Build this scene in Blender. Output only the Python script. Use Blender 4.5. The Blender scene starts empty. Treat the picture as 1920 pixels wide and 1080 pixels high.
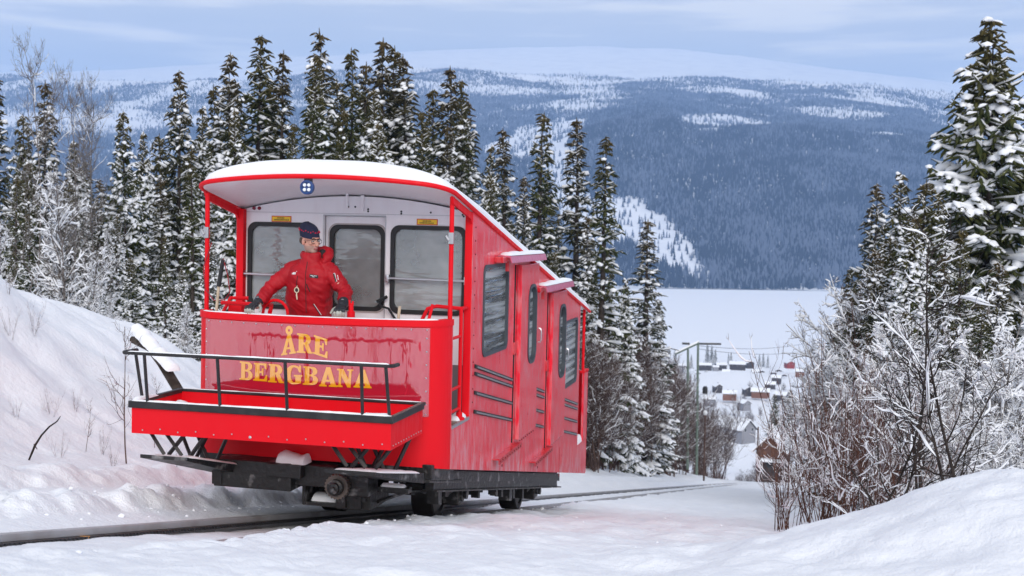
import bpy, bmesh, math, random
import numpy as np
from mathutils import Vector, Matrix
from mathutils.geometry import tessellate_polygon

sc = bpy.context.scene
COL = sc.collection
rng = np.random.default_rng(7)
random.seed(7)
rad = math.radians

# ------------------------------------------------------------------ camera
F = 2200.0                       # focal length in pixels of a 1920 wide frame
PITCH, ROLL = rad(2.73), rad(0.8)
cam_d = bpy.data.cameras.new('camera')
cam = bpy.data.objects.new('camera', cam_d); COL.objects.link(cam)
cam_d.sensor_width = 36.0
cam_d.lens = 36.0 * F / 1920.0
cam_d.clip_start = 0.1; cam_d.clip_end = 30000
fw = Vector((0, math.cos(PITCH), -math.sin(PITCH)))
r0 = Vector((1, 0, 0)); u0 = r0.cross(fw)
r1 = math.cos(ROLL) * r0 + math.sin(ROLL) * u0
u1 = -math.sin(ROLL) * r0 + math.cos(ROLL) * u0
cam.matrix_world = Matrix(((r1.x, u1.x, -fw.x, 0), (r1.y, u1.y, -fw.y, 0), (r1.z, u1.z, -fw.z, 0), (0, 0, 0, 1)))
cam_d.dof.use_dof = True
cam_d.dof.focus_distance = 10.6
cam_d.dof.aperture_fstop = 3.2
sc.camera = cam

def ray(px, py):
    return fw + r1 * ((px - 960) / F) - u1 * ((py - 540) / F)

# ------------------------------------------------------------------ light
SUN_EL, SUN_AZ = rad(27), rad(172)      # soft light through cloud, from behind right of the camera
w = bpy.data.worlds.new('World'); sc.world = w; w.use_nodes = True
nt = w.node_tree; nt.nodes.clear()
def N(t, kind, **kw):
    n = t.nodes.new(kind)
    for k, v in kw.items(): setattr(n, k, v)
    return n
out = N(nt, 'ShaderNodeOutputWorld'); bg = N(nt, 'ShaderNodeBackground')
sky = N(nt, 'ShaderNodeTexSky', sky_type='NISHITA', sun_disc=False, sun_elevation=SUN_EL, sun_rotation=SUN_AZ)
tc = N(nt, 'ShaderNodeTexCoord'); sep = N(nt, 'ShaderNodeSeparateXYZ')
nt.links.new(tc.outputs['Generated'], sep.inputs[0])
# flattened cloud coordinates: direction with z stretched, so clouds lie in long low banks
mp = N(nt, 'ShaderNodeMapping'); mp.inputs['Scale'].default_value = (3.2, 3.2, 34.0); mp.inputs['Location'].default_value = (0.35, 0.1, 0.55)
nt.links.new(tc.outputs['Generated'], mp.inputs[0])
n1 = N(nt, 'ShaderNodeTexNoise'); n1.inputs['Scale'].default_value = 1.5; n1.inputs['Detail'].default_value = 5; n1.inputs['Roughness'].default_value = .5
nt.links.new(mp.outputs[0], n1.inputs['Vector'])
ramp = N(nt, 'ShaderNodeValToRGB')
cr = ramp.color_ramp
cr.elements[0].position = .36; cr.elements[0].color = (.98, 1.0, 1.0, 1)
cr.elements[1].position = .64; cr.elements[1].color = (1.6, 1.5, 1.3, 1)
e = cr.elements.new(.50); e.color = (1.05, 1.05, 1.03, 1)
nt.links.new(n1.outputs['Fac'], ramp.inputs[0])
# brighter overhead, as under an even cloud layer
mr = N(nt, 'ShaderNodeMapRange'); mr.inputs[1].default_value = 0.12; mr.inputs[2].default_value = 1.0; mr.inputs[3].default_value = 1.0; mr.inputs[4].default_value = 1.4
nt.links.new(sep.outputs['Z'], mr.inputs[0])
zen = N(nt, 'ShaderNodeMix', data_type='RGBA', blend_type='MIX')
mr2 = N(nt, 'ShaderNodeMapRange'); mr2.inputs[1].default_value = 0.10; mr2.inputs[2].default_value = 0.7
nt.links.new(sep.outputs['Z'], mr2.inputs[0]); nt.links.new(mr2.outputs[0], zen.inputs[0])
nt.links.new(ramp.outputs[0], zen.inputs[6]); zen.inputs[7].default_value = (.79, .79, .82, 1)
sk = N(nt, 'ShaderNodeVectorMath', operation='SCALE'); sk.inputs['Scale'].default_value = 0.06
nt.links.new(sky.outputs[0], sk.inputs[0])
cl = N(nt, 'ShaderNodeVectorMath', operation='SCALE'); nt.links.new(zen.outputs[2], cl.inputs[0]); nt.links.new(mr.outputs[0], cl.inputs['Scale'])
mix = N(nt, 'ShaderNodeMix', data_type='RGBA'); mix.inputs[0].default_value = .86
nt.links.new(sk.outputs[0], mix.inputs[6]); nt.links.new(cl.outputs[0], mix.inputs[7])
nt.links.new(mix.outputs[2], bg.inputs[0]); bg.inputs[1].default_value = 0.94
nt.links.new(bg.outputs[0], out.inputs[0])
sun_d = bpy.data.lights.new('sun', 'SUN'); sun_d.energy = 2.3; sun_d.angle = rad(35); sun_d.color = (1, .95, .90)
sun = bpy.data.objects.new('sun', sun_d); COL.objects.link(sun)
sdir = Vector((math.sin(SUN_AZ) * math.cos(SUN_EL), math.cos(SUN_AZ) * math.cos(SUN_EL), math.sin(SUN_EL)))
sun.rotation_euler = sdir.to_track_quat('Z', 'Y').to_euler()
sc.view_settings.view_transform = 'Standard'; sc.view_settings.look = 'None'
sc.view_settings.exposure = 0.0; sc.view_settings.gamma = 1.0
sc.render.engine = 'CYCLES'
sc.cycles.use_denoising = True
sc.cycles.max_bounces = 8; sc.cycles.transparent_max_bounces = 12; sc.cycles.volume_bounces = 1
sc.cycles.caustics_reflective = False; sc.cycles.caustics_refractive = False

# ------------------------------------------------------------------ helpers
def setp(o, label=None, cat=None, group=None, kind=None):
    if label: o['label'] = label
    if cat: o['category'] = cat
    if group: o['group'] = group
    if kind: o['kind'] = kind
    return o
def empty(name, loc=(0, 0, 0), rz=0.0, **kw):
    o = bpy.data.objects.new(name, None); COL.objects.link(o); o.location = loc; o.rotation_euler = (0, 0, rz)
    o.empty_display_size = .2
    return setp(o, **kw)
def mesh_np(name, V, Fc, mats, parent=None, smooth=False, midx=None, **kw):
    """V (n,3) array; Fc: list of faces or an int array (m,k)"""
    me = bpy.data.meshes.new(name)
    if isinstance(Fc, np.ndarray):
        m, k = Fc.shape
        me.vertices.add(len(V)); me.vertices.foreach_set('co', np.asarray(V, np.float32).ravel())
        me.loops.add(m * k); me.loops.foreach_set('vertex_index', Fc.astype(np.int32).ravel())
        me.polygons.add(m); me.polygons.foreach_set('loop_start', np.arange(0, m * k, k, dtype=np.int32))
        me.update(calc_edges=True)
    else:
        me.from_pydata([tuple(v) for v in V], [], Fc); me.update()
    for mm in (mats if isinstance(mats, (list, tuple)) else [mats]): me.materials.append(mm)
    if smooth: me.polygons.foreach_set('use_smooth', np.ones(len(me.polygons), bool))
    if midx is not None: me.polygons.foreach_set('material_index', np.asarray(midx, np.int32))
    o = bpy.data.objects.new(name, me); COL.objects.link(o)
    if parent is not None: o.parent = parent
    return setp(o, **kw)
def copy_tree(o, parent=None):
    c = o.copy(); COL.objects.link(c)
    if parent is not None: c.parent = parent
    for ch in [x for x in KIDS.get(o.name, [])]: copy_tree(ch, c)
    return c
KIDS = {}
def regkids(o):
    for x in bpy.data.objects:
        if x.parent is not None: KIDS.setdefault(x.parent.name, [])
    KIDS[o.name] = [x for x in bpy.data.objects if x.parent == o]
    for x in KIDS[o.name]: regkids_l(x)
def regkids_l(o):
    KIDS[o.name] = [x for x in bpy.data.objects if x.parent == o]

def mat(name, col=(.5, .5, .5), rough=.6, metal=0.0, coat=0.0, coat_rough=.05, ior=1.5, spec=.5, bump=None, var=None, ss=0.0, coat_ior=1.5, trans=0.0, alpha=1.0):
    """bump=(scale, strength, distance); var=(colour2, scale, low, high)"""
    m = bpy.data.materials.new(name); m.use_nodes = True
    t = m.node_tree; b = t.nodes['Principled BSDF']
    b.inputs['Base Color'].default_value = (*col, 1); b.inputs['Roughness'].default_value = rough
    b.inputs['Metallic'].default_value = metal; b.inputs['IOR'].default_value = ior
    b.inputs['Coat Weight'].default_value = coat; b.inputs['Coat Roughness'].default_value = coat_rough; b.inputs['Coat IOR'].default_value = coat_ior
    b.inputs['Specular IOR Level'].default_value = spec
    b.inputs['Transmission Weight'].default_value = trans
    b.inputs['Alpha'].default_value = alpha
    if ss: b.inputs['Subsurface Weight'].default_value = ss; b.inputs['Subsurface Radius'].default_value = (.03, .03, .03); b.inputs['Subsurface Scale'].default_value = .1
    co = N(t, 'ShaderNodeTexCoord')
    if bump:
        n = N(t, 'ShaderNodeTexNoise'); n.inputs['Scale'].default_value = bump[0]; n.inputs['Detail'].default_value = 6
        t.links.new(co.outputs['Object'], n.inputs['Vector'])
        bp = N(t, 'ShaderNodeBump'); bp.inputs['Strength'].default_value = bump[1]; bp.inputs['Distance'].default_value = bump[2]
        t.links.new(n.outputs['Fac'], bp.inputs['Height']); t.links.new(bp.outputs[0], b.inputs['Normal'])
    if var:
        n = N(t, 'ShaderNodeTexNoise'); n.inputs['Scale'].default_value = var[1]; n.inputs['Detail'].default_value = 5
        t.links.new(co.outputs['Object'], n.inputs['Vector'])
        r = N(t, 'ShaderNodeValToRGB'); r.color_ramp.elements[0].position = var[2]; r.color_ramp.elements[1].position = var[3]
        r.color_ramp.elements[0].color = (*col, 1); r.color_ramp.elements[1].color = (*var[0], 1)
        t.links.new(n.outputs['Fac'], r.inputs[0]); t.links.new(r.outputs[0], b.inputs['Base Color'])
    return m

# value noise on arrays
_perm = np.random.default_rng(3).random(65536)
def vnoise(x, y, z=0.0):
    x = np.asarray(x, float); y = np.asarray(y, float); z = np.asarray(z, float) + np.zeros_like(x)
    xi, yi, zi = np.floor(x).astype(np.int64), np.floor(y).astype(np.int64), np.floor(z).astype(np.int64)
    fx, fy, fz = x - xi, y - yi, z - zi
    fx = fx * fx * (3 - 2 * fx); fy = fy * fy * (3 - 2 * fy); fz = fz * fz * (3 - 2 * fz)
    def h(a, b, c): return _perm[(a * 7919 + b * 104729 + c * 1299709 + ((a * b) ^ (c * 31))) & 65535]
    r = 0
    for dx in (0, 1):
        for dy in (0, 1):
            for dz in (0, 1):
                wgt = (fx if dx else 1 - fx) * (fy if dy else 1 - fy) * (fz if dz else 1 - fz)
                r = r + wgt * h(xi + dx, yi + dy, zi + dz)
    return r
def fbm(x, y, z=0.0, o=4):
    s = 0; a = .5; f = 1.0; t = 0
    for k in range(o):
        s = s + a * vnoise(x * f + 17.3 * k, y * f + 5.1 * k, z * f if np.any(z) else 0.0); t += a; a *= .5; f *= 2.03
    return s / t
def sst(a, b, x):
    t = np.clip((np.asarray(x, float) - a) / (b - a), 0, 1); return t * t * (3 - 2 * t)

# ------------------------------------------------------------------ car and track frame
AZ = rad(13.2); CROLL = rad(0.5)
ca, sa = math.cos(AZ), math.sin(AZ)
AX, AY = Vector((ca, -sa, 0)), Vector((sa, ca, 0))
AXr = AX * math.cos(CROLL) - Vector((0, 0, 1)) * math.sin(CROLL)
AZr = Vector((0, 0, 1)) * math.cos(CROLL) + AX * math.sin(CROLL)
ORG = ray(881, 881) * 11.0 - AXr * 1.15
CARM = Matrix(((AXr.x, AY.x, AZr.x, ORG.x), (AXr.y, AY.y, AZr.y, ORG.y), (AXr.z, AY.z, AZr.z, ORG.z), (0, 0, 0, 1)))
S = 0.2035                       # gradient of the line
def uv_of(X, Y):
    dx, dy = X - ORG.x, Y - ORG.y
    return dx * sa + dy * ca, dx * ca - dy * sa
def xy_of(u, v):
    return ORG.x + u * sa + v * ca, ORG.y + u * ca - v * sa

# ------------------------------------------------------------------ ground shape
def base_z(u):
    u = np.asarray(u, float)
    z1 = ORG.z - .53 - S * u
    uu = [-4000, 118, 140, 180, 240, 320, 430, 560, 700, 760, 1200]
    zc = ORG.z - .53 - S * 118
    zz = [ORG.z - .53 + S * 4000, zc, zc - 6.0, zc - 16.5, zc - 29, zc - 38.5, zc - 42.5, zc - 44.5, zc - 50, -80, -84]
    return np.where(u < 118, z1, np.interp(u, uu, zz))
def ground(X, Y):
    X = np.asarray(X, float); Y = np.asarray(Y, float)
    u, v = uv_of(X, Y)
    r = np.hypot(X, Y)
    z = base_z(u)
    near = 1 - sst(90, 125, u)
    # left side, going out from the rail: ballast level, ploughed wall, shelf, second wall, shelf, bank
    wob = (fbm(u * .5, v * .5 + 9) - .5)
    rough = (fbm(u * 4.5, v * 4.5, o=4) - .5)
    l = -v + wob * .12
    p = -.16 + .14 * sst(.55, .72, l)
    p = p + .05 * sst(.62, 1.0, l) + (.14 + .06 * wob) * sst(1.02, 1.28, l) + .17 * sst(1.85, 2.25, l) - .10 * sst(2.3, 2.9, l)
    wallm = sst(.95, 1.1, l) * (1 - sst(1.35, 1.55, l)) + .6 * sst(1.8, 1.95, l) * (1 - sst(2.3, 2.5, l))
    p = p + rough * (.22 * wallm + .015) + (fbm(u * 11, v * 11, o=2) - .5) * .05 * wallm
    hc = np.interp(u, [-30, 3, 5, 8.2, 10.4, 14, 25, 60, 90], [4.0, 3.55, 3.3, 3.0, 2.5, 1.9, 1.7, 1.9, 1.6])
    bank = sst(2.6, 8.0, l + .8 * wob)
    lump = (fbm(u * .35 + 3, v * .35) - .5) * .7 + (fbm(u * 1.4, v * 1.4 + 3) - .5) * .18
    p = p + (hc - .4) * bank * (1 - .25 * sst(9, 18, l)) + lump * sst(2.8, 4.5, l)
    # right side
    rr = v
    q = -.16 + (.165 + .06 * (1 - sst(0, 4, u)) + .10 * (fbm(u * 3.1 + 7, v * 3.1) - .5) + .09 * (fbm(u * 1.1 + 2, v * .3) - .5)) * sst(.56, .74, rr + .05 * (fbm(u * 2.3, v * .1 + 4) - .5))
    q = q + (fbm(u * .6 + 5, v * .6) - .5) * .12 * sst(.8, 2, rr) + (fbm(u * 2.2 + 1, v * 2.2) - .5) * .03 * sst(.7, 1.2, rr)
    # camera-side hollow and the drift at lower right
    q = q + .15 * sst(4.5, 9, rr) * (1 - sst(10, 20, u))
    dx, dy = X - 2.9, Y - 6.3
    q = q + .62 * np.exp(-(dx / 1.25) ** 2 - (dy / 1.5) ** 2)
    q = q + (fbm(u * 5, v * 5 + 2, o=3) - .5) * .07 * sst(.55, .7, rr) * (1 - sst(.9, 1.5, rr))
    dx, dy = X - 5.6, Y - 8.2
    q = q + .55 * np.exp(-(dx / 2.2) ** 2 - (dy / 2.0) ** 2)
    q = q + (fbm(u * .25, v * .25 + 8) - .5) * 1.0 * sst(4, 10, rr) * sst(2, 8, u)
    mid = -.058 + .035 * (fbm(u * 3, v * 3) - .5) - .05 * sst(-3.5, -1.5, u) * (1 - sst(6, 8, u))
    prof = np.where(v < -.5, p, np.where(v > .5, q, mid))
    # far away the profile melts into rolling ground
    roll = (fbm(X / 60, Y / 60) - .5) * 9 * sst(150, 300, r) * (1 - sst(640, 735, Y)) + (fbm(X / 14, Y / 14) - .5) * 1.6 * sst(60, 140, r) * (1 - sst(640, 735, Y))
    return z + prof * near + (1 - near) * .2 + roll * (np.abs(v) > 3)
def gz(X, Y): return float(ground(np.array([X]), np.array([Y]))[0])
LAKE_Z = -79.0
_az = lambda xs, ys, x: np.interp(x, xs, ys)
def mountain(X, Y):
    r = np.maximum(Y, 1.0); px = 960 + F * X / r
    hz = 435 + .014 * (px - 960)
    yr = _az([-600, 0, 150, 300, 480, 700, 850, 1000, 1200, 1400, 1550, 1700, 1800, 1920, 2500], [170, 142, 150, 155, 150, 128, 130, 146, 150, 152, 155, 166, 182, 205, 260], px)
    yp = _az([-600, 0, 140, 260, 480, 600, 800, 1000, 1100, 1250, 1400, 1500, 1650, 1800, 2500], [175, 150, 147, 142, 126, 119, 110, 103, 101, 106, 122, 136, 153, 172, 240], px)
    ys = _az([-600, 0, 600, 900, 1000, 1150, 1250, 1300, 1500, 1700, 1800, 1920, 2500], [320, 330, 330, 300, 272, 232, 226, 246, 252, 262, 278, 300, 330], px)
    n = fbm(X / 700 + 3, Y / 700) - .5; n2 = fbm(X / 170, Y / 170) - .5
    Ys = 2900 + 500 * n; Yr = 4600 + 500 * n
    zs = (hz - ys) / F * Ys; zr = (hz - yr) / F * Yr; zp = (hz - yp) / F * 7600
    t1 = np.clip((Y - 1720 - 60 * n2) / (Ys - 1720), 0, 1); t2 = np.clip((Y - Ys) / (Yr - Ys), 0, 1); t3 = np.clip((Y - Yr) / (7600 - Yr), 0, 1)
    a = LAKE_Z + (zs - LAKE_Z) * t1 ** 1.05
    b = (zr - zs) * (t2 ** 1.25); c = (zp - zr) * sst(0, 1, t3)
    z = a + b + c + n2 * 34 * np.clip(t1 * 4, 0, 1) * (1 - .7 * t3) - 300 * np.clip((Y - 7600) / 2500, 0, 1)
    return np.where(Y < 1700, LAKE_Z - 3, z), t1, t2, t3
# ------------------------------------------------------------------ snow materials
def snow_mat(name, col=(.86, .875, .90), fine=1.0):
    m = bpy.data.materials.new(name); m.use_nodes = True
    t = m.node_tree; b = t.nodes['Principled BSDF']
    b.inputs['Base Color'].default_value = (*col, 1); b.inputs['Roughness'].default_value = .75; b.inputs['Specular IOR Level'].default_value = .3
    co = N(t, 'ShaderNodeTexCoord')
    h = None
    for sc_, st in ((2.2, .55), (14, .30), (70, .12)):
        n = N(t, 'ShaderNodeTexNoise'); n.inputs['Scale'].default_value = sc_ * fine; n.inputs['Detail'].default_value = 4
        t.links.new(co.outputs['Object'], n.inputs['Vector'])
        mu = N(t, 'ShaderNodeMath', operation='MULTIPLY'); mu.inputs[1].default_value = st; t.links.new(n.outputs['Fac'], mu.inputs[0])
        if h is None: h = mu
        else:
            ad = N(t, 'ShaderNodeMath', operation='ADD'); t.links.new(h.outputs[0], ad.inputs[0]); t.links.new(mu.outputs[0], ad.inputs[1]); h = ad
    bp = N(t, 'ShaderNodeBump'); bp.inputs['Strength'].default_value = .75; bp.inputs['Distance'].default_value = .07
    t.links.new(h.outputs[0], bp.inputs['Height']); t.links.new(bp.outputs[0], b.inputs['Normal'])
    n = N(t, 'ShaderNodeTexNoise'); n.inputs['Scale'].default_value = .8; n.inputs['Detail'].default_value = 8
    t.links.new(co.outputs['Object'], n.inputs['Vector'])
    r = N(t, 'ShaderNodeValToRGB'); r.color_ramp.elements[0].position = .3; r.color_ramp.elements[0].color = (col[0] * .94, col[1] * .94, col[2] * .95, 1)
    r.color_ramp.elements[1].position = .65; r.color_ramp.elements[1].color = (*col, 1)
    t.links.new(n.outputs['Fac'], r.inputs[0]); t.links.new(r.outputs[0], b.inputs['Base Color'])
    return m
M_SNOW = snow_mat('snow')
M_SNOW_S = mat('snow_soft', (.86, .875, .90), .8, spec=.3, bump=(18, .25, .02))
M_FARSNOW = mat('far_snow', (.84, .86, .89), .85, spec=.2, var=((.72, .75, .80), .012, .45, .7))

# ------------------------------------------------------------------ ground sheet
def radii(spec):
    out = []
    for a, b, g in spec:
        r = a
        while r < b: out.append(r); r *= 1 + g
    return np.array(out)
def polar(name, ang, rr, hf, m, closed, smooth=True, **kw):
    A, R_ = np.meshgrid(ang, rr)
    X, Y = R_ * np.sin(A), R_ * np.cos(A)
    Z = hf(X, Y)
    V = np.stack([X, Y, Z], -1).reshape(-1, 3)
    na, nr = len(ang), len(rr)
    idx = np.arange(na * nr).reshape(nr, na)
    if closed: idx = np.concatenate([idx, idx[:, :1]], 1)
    Fq = np.stack([idx[:-1, :-1], idx[1:, :-1], idx[1:, 1:], idx[:-1, 1:]], -1).reshape(-1, 4)[:, ::-1]
    return mesh_np(name, V, np.ascontiguousarray(Fq), m, smooth=smooth, **kw)
D2 = math.pi / 180
ang = np.concatenate([np.arange(-36, 36, .2), np.arange(36, 324, 4.0)]) * D2
rr = radii([(.05, 1, .35), (1, 4, .015), (4, 22, .0065), (22, 60, .012), (60, 900, .028)])
g = polar('ground', ang, rr, ground, M_SNOW, True, kind='structure')
# the frozen lake and its snow
lk = np.array([[-9000, 600], [9000, 600], [9000, 2100], [-9000, 2100]], float)
mesh_np('frozen_lake', np.array([[x, y, LAKE_Z] for x, y in lk]), [(0, 1, 2, 3)], snow_mat('lake_snow', (.86, .88, .91), .01), kind='structure')
angm = np.concatenate([np.arange(-60, -30, 1), np.arange(-30, 30, .2), np.arange(30, 61, 1)]) * D2
rm = radii([(1650, 5200, .006), (5200, 10500, .02)])
def mh(X, Y): return mountain(X, Y)[0]
# grid on distance along Y so the slope follows the valley
A_, Y_ = np.meshgrid(np.tan(angm), rm); Xm = A_ * Y_; Zm = mh(Xm, Y_)
idx = np.arange(Xm.size).reshape(Xm.shape)
Fq = np.stack([idx[:-1, :-1], idx[1:, :-1], idx[1:, 1:], idx[:-1, 1:]], -1).reshape(-1, 4)[:, ::-1]
mesh_np('mountain', np.stack([Xm, Y_, Zm], -1).reshape(-1, 3), np.ascontiguousarray(Fq), M_FARSNOW, smooth=True, kind='structure')

# ------------------------------------------------------------------ far forest (one mass of small conifers)
def far_cone(name, m):
    V = []; Fc = []
    rs = np.random.default_rng(5)
    for k, (z0, z1, r) in enumerate(((.08, .55, .17), (.33, .78, .13), (.58, 1.0, .085))):
        n = 5; b = len(V)
        for i in range(n):
            a = i * 2 * math.pi / n + k; q = r * rs.uniform(.8, 1.2)
            V.append((math.cos(a) * q, math.sin(a) * q, z0 + rs.uniform(-.03, .03)))
        V.append((0, 0, z1))
        for i in range(n): Fc.append((b + i, b + (i + 1) % n, b + n))
    return V, Fc
M_FAR = mat('far_conifer', (.022, .028, .036), .9, spec=.1)
M_FAR2 = mat('far_conifer_frosted', (.14, .165, .22), .9, spec=.1)
Vc, Fc = far_cone('c', None)
src = mesh_np('distant_conifer_shape', Vc, Fc, M_FAR); src2 = mesh_np('distant_conifer_shape_frosted', Vc, Fc, M_FAR2)
def scatter_gn(name, P, scale, src, **kw):
    me = bpy.data.meshes.new(name); me.vertices.add(len(P)); me.vertices.foreach_set('co', P.astype(np.float32).ravel())
    at = me.attributes.new('s', 'FLOAT', 'POINT'); at.data.foreach_set('value', scale.astype(np.float32))
    o = bpy.data.objects.new(name, me); COL.objects.link(o); setp(o, kind='stuff', **kw)
    ng = bpy.data.node_groups.new(name, 'GeometryNodeTree')
    ng.interface.new_socket('Geometry', in_out='INPUT', socket_type='NodeSocketGeometry'); ng.interface.new_socket('Geometry', in_out='OUTPUT', socket_type='NodeSocketGeometry')
    gi, go = N(ng, 'NodeGroupInput'), N(ng, 'NodeGroupOutput')
    ip = N(ng, 'GeometryNodeInstanceOnPoints'); oi = N(ng, 'GeometryNodeObjectInfo'); oi.inputs['Object'].default_value = src
    na = N(ng, 'GeometryNodeInputNamedAttribute'); na.data_type = 'FLOAT'; na.inputs['Name'].default_value = 's'
    rv = N(ng, 'FunctionNodeRandomValue', data_type='FLOAT'); rv.inputs[2].default_value = 0; rv.inputs[3].default_value = 6.28
    cx = N(ng, 'ShaderNodeCombineXYZ')
    L = ng.links.new
    L(rv.outputs[1], cx.inputs[2]); L(gi.outputs[0], ip.inputs['Points']); L(oi.outputs['Geometry'], ip.inputs['Instance'])
    L(cx.outputs[0], ip.inputs['Rotation']); L(na.outputs[0], ip.inputs['Scale']); L(ip.outputs[0], go.inputs[0])
    md = o.modifiers.new('scatter', 'NODES'); md.node_group = ng
    return o
NT = 700000
rs = np.random.default_rng(11)
tY = 1690 + (5600 - 1690) * rs.random(NT) ** .95
tA = np.tan(rs.uniform(-26, 27, NT) * D2); tX = tA * tY
tZ, t1, t2, t3 = mountain(tX, tY)
pxs = 960 + F * tX / tY; pys = 435 + .014 * (pxs - 960) - F * tZ / tY
den = np.where(t2 <= 0, 1.0 - .25 * (pxs < 1080), np.where(t3 <= 0, .95 - .65 * t2 ** .9, .10))
cl_n = fbm(tX / 260 + 2, tY / 420); fn = fbm(tX / 60, tY / 90)
den = den * np.where(t2 <= 0, np.clip(.55 + 1.3 * (cl_n - .3), .45, 1), np.clip((cl_n - .30) * 6, .12, 1.3)) * np.clip(.55 + 1.0 * fn, 0, 1)
# long-drawn openings across the slope above the dark face
band = fbm(tX / 900 + 4, tY / 160 + 2); den = np.where(t2 > 0, den * np.clip((band - .32) * 7, .12, 1.2), den)
def blob(x, y, rx, ry, rot=0):
    c, s_ = math.cos(rot), math.sin(rot); dx, dy = pxs - x, pys - y
    a, b = (dx * c + dy * s_) / rx, (-dx * s_ + dy * c) / ry
    return a * a + b * b < 1 + 1.9 * (fn - .5) + 1.4 * (cl_n - .5) + .5 * (rs.random(NT) - .5)
clear = blob(1010, 262, 95, 30, -.25) | blob(1062, 350, 42, 95, -.35) | blob(1225, 445, 105, 42, .62) | blob(1130, 420, 50, 60, .7) | blob(1340, 232, 90, 16, .05) | blob(330, 170, 60, 12, -.3)
den = np.where(clear, .03 + .35 * np.clip(fn - .55, 0, 1), den)
den = np.where(tY < 1722, 0, den)
keep = rs.random(NT) < den
P = np.stack([tX, tY, tZ - .5], -1)[keep]; sz = (rs.uniform(8, 17, NT) * (1 - .45 * t3) * (1 - .25 * t2))[keep]
fr = (rs.random(len(P)) < np.clip(.40 + .45 * t2[keep] + 1.0 * (cl_n[keep] - .5) + 1.6 * (fn[keep] - .5), .08, .88))
scatter_gn('far_forest', P[~fr], sz[~fr], src, label='dark conifer forest covering the mountain slope beyond the lake', cat='forest')
scatter_gn('frosted_far_forest', P[fr], sz[fr], src2, label='pale frosted forest thinning out towards the bare mountain top', cat='forest')
for o in (src, src2): o.location = (0, -300, -60); o.hide_render = True; o.hide_viewport = False
# ------------------------------------------------------------------ air
hz_m = bpy.data.materials.new('haze'); hz_m.use_nodes = True; t = hz_m.node_tree; t.nodes.clear()
ho = N(t, 'ShaderNodeOutputMaterial'); pv = N(t, 'ShaderNodeVolumePrincipled'); pv.inputs['Density'].default_value = 1.75e-4; pv.inputs['Color'].default_value = (.37, .59, 1.0, 1)
t.links.new(pv.outputs[0], ho.inputs['Volume'])
def boxmesh(name, lo, hi, m, parent=None, **kw):
    x0, y0, z0 = lo; x1, y1, z1 = hi
    V = [(x0, y0, z0), (x1, y0, z0), (x1, y1, z0), (x0, y1, z0), (x0, y0, z1), (x1, y0, z1), (x1, y1, z1), (x0, y1, z1)]
    return mesh_np(name, V, [(0, 3, 2, 1), (4, 5, 6, 7), (0, 1, 5, 4), (1, 2, 6, 5), (2, 3, 7, 6), (3, 0, 4, 7)], m, parent, **kw)
zmax = float(Zm.max())
boxmesh('haze', (-20000, -1000, -500), (20000, 11500, zmax + 30), hz_m, kind='stuff', label='thin blue winter haze filling the valley', cat='haze')
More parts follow.
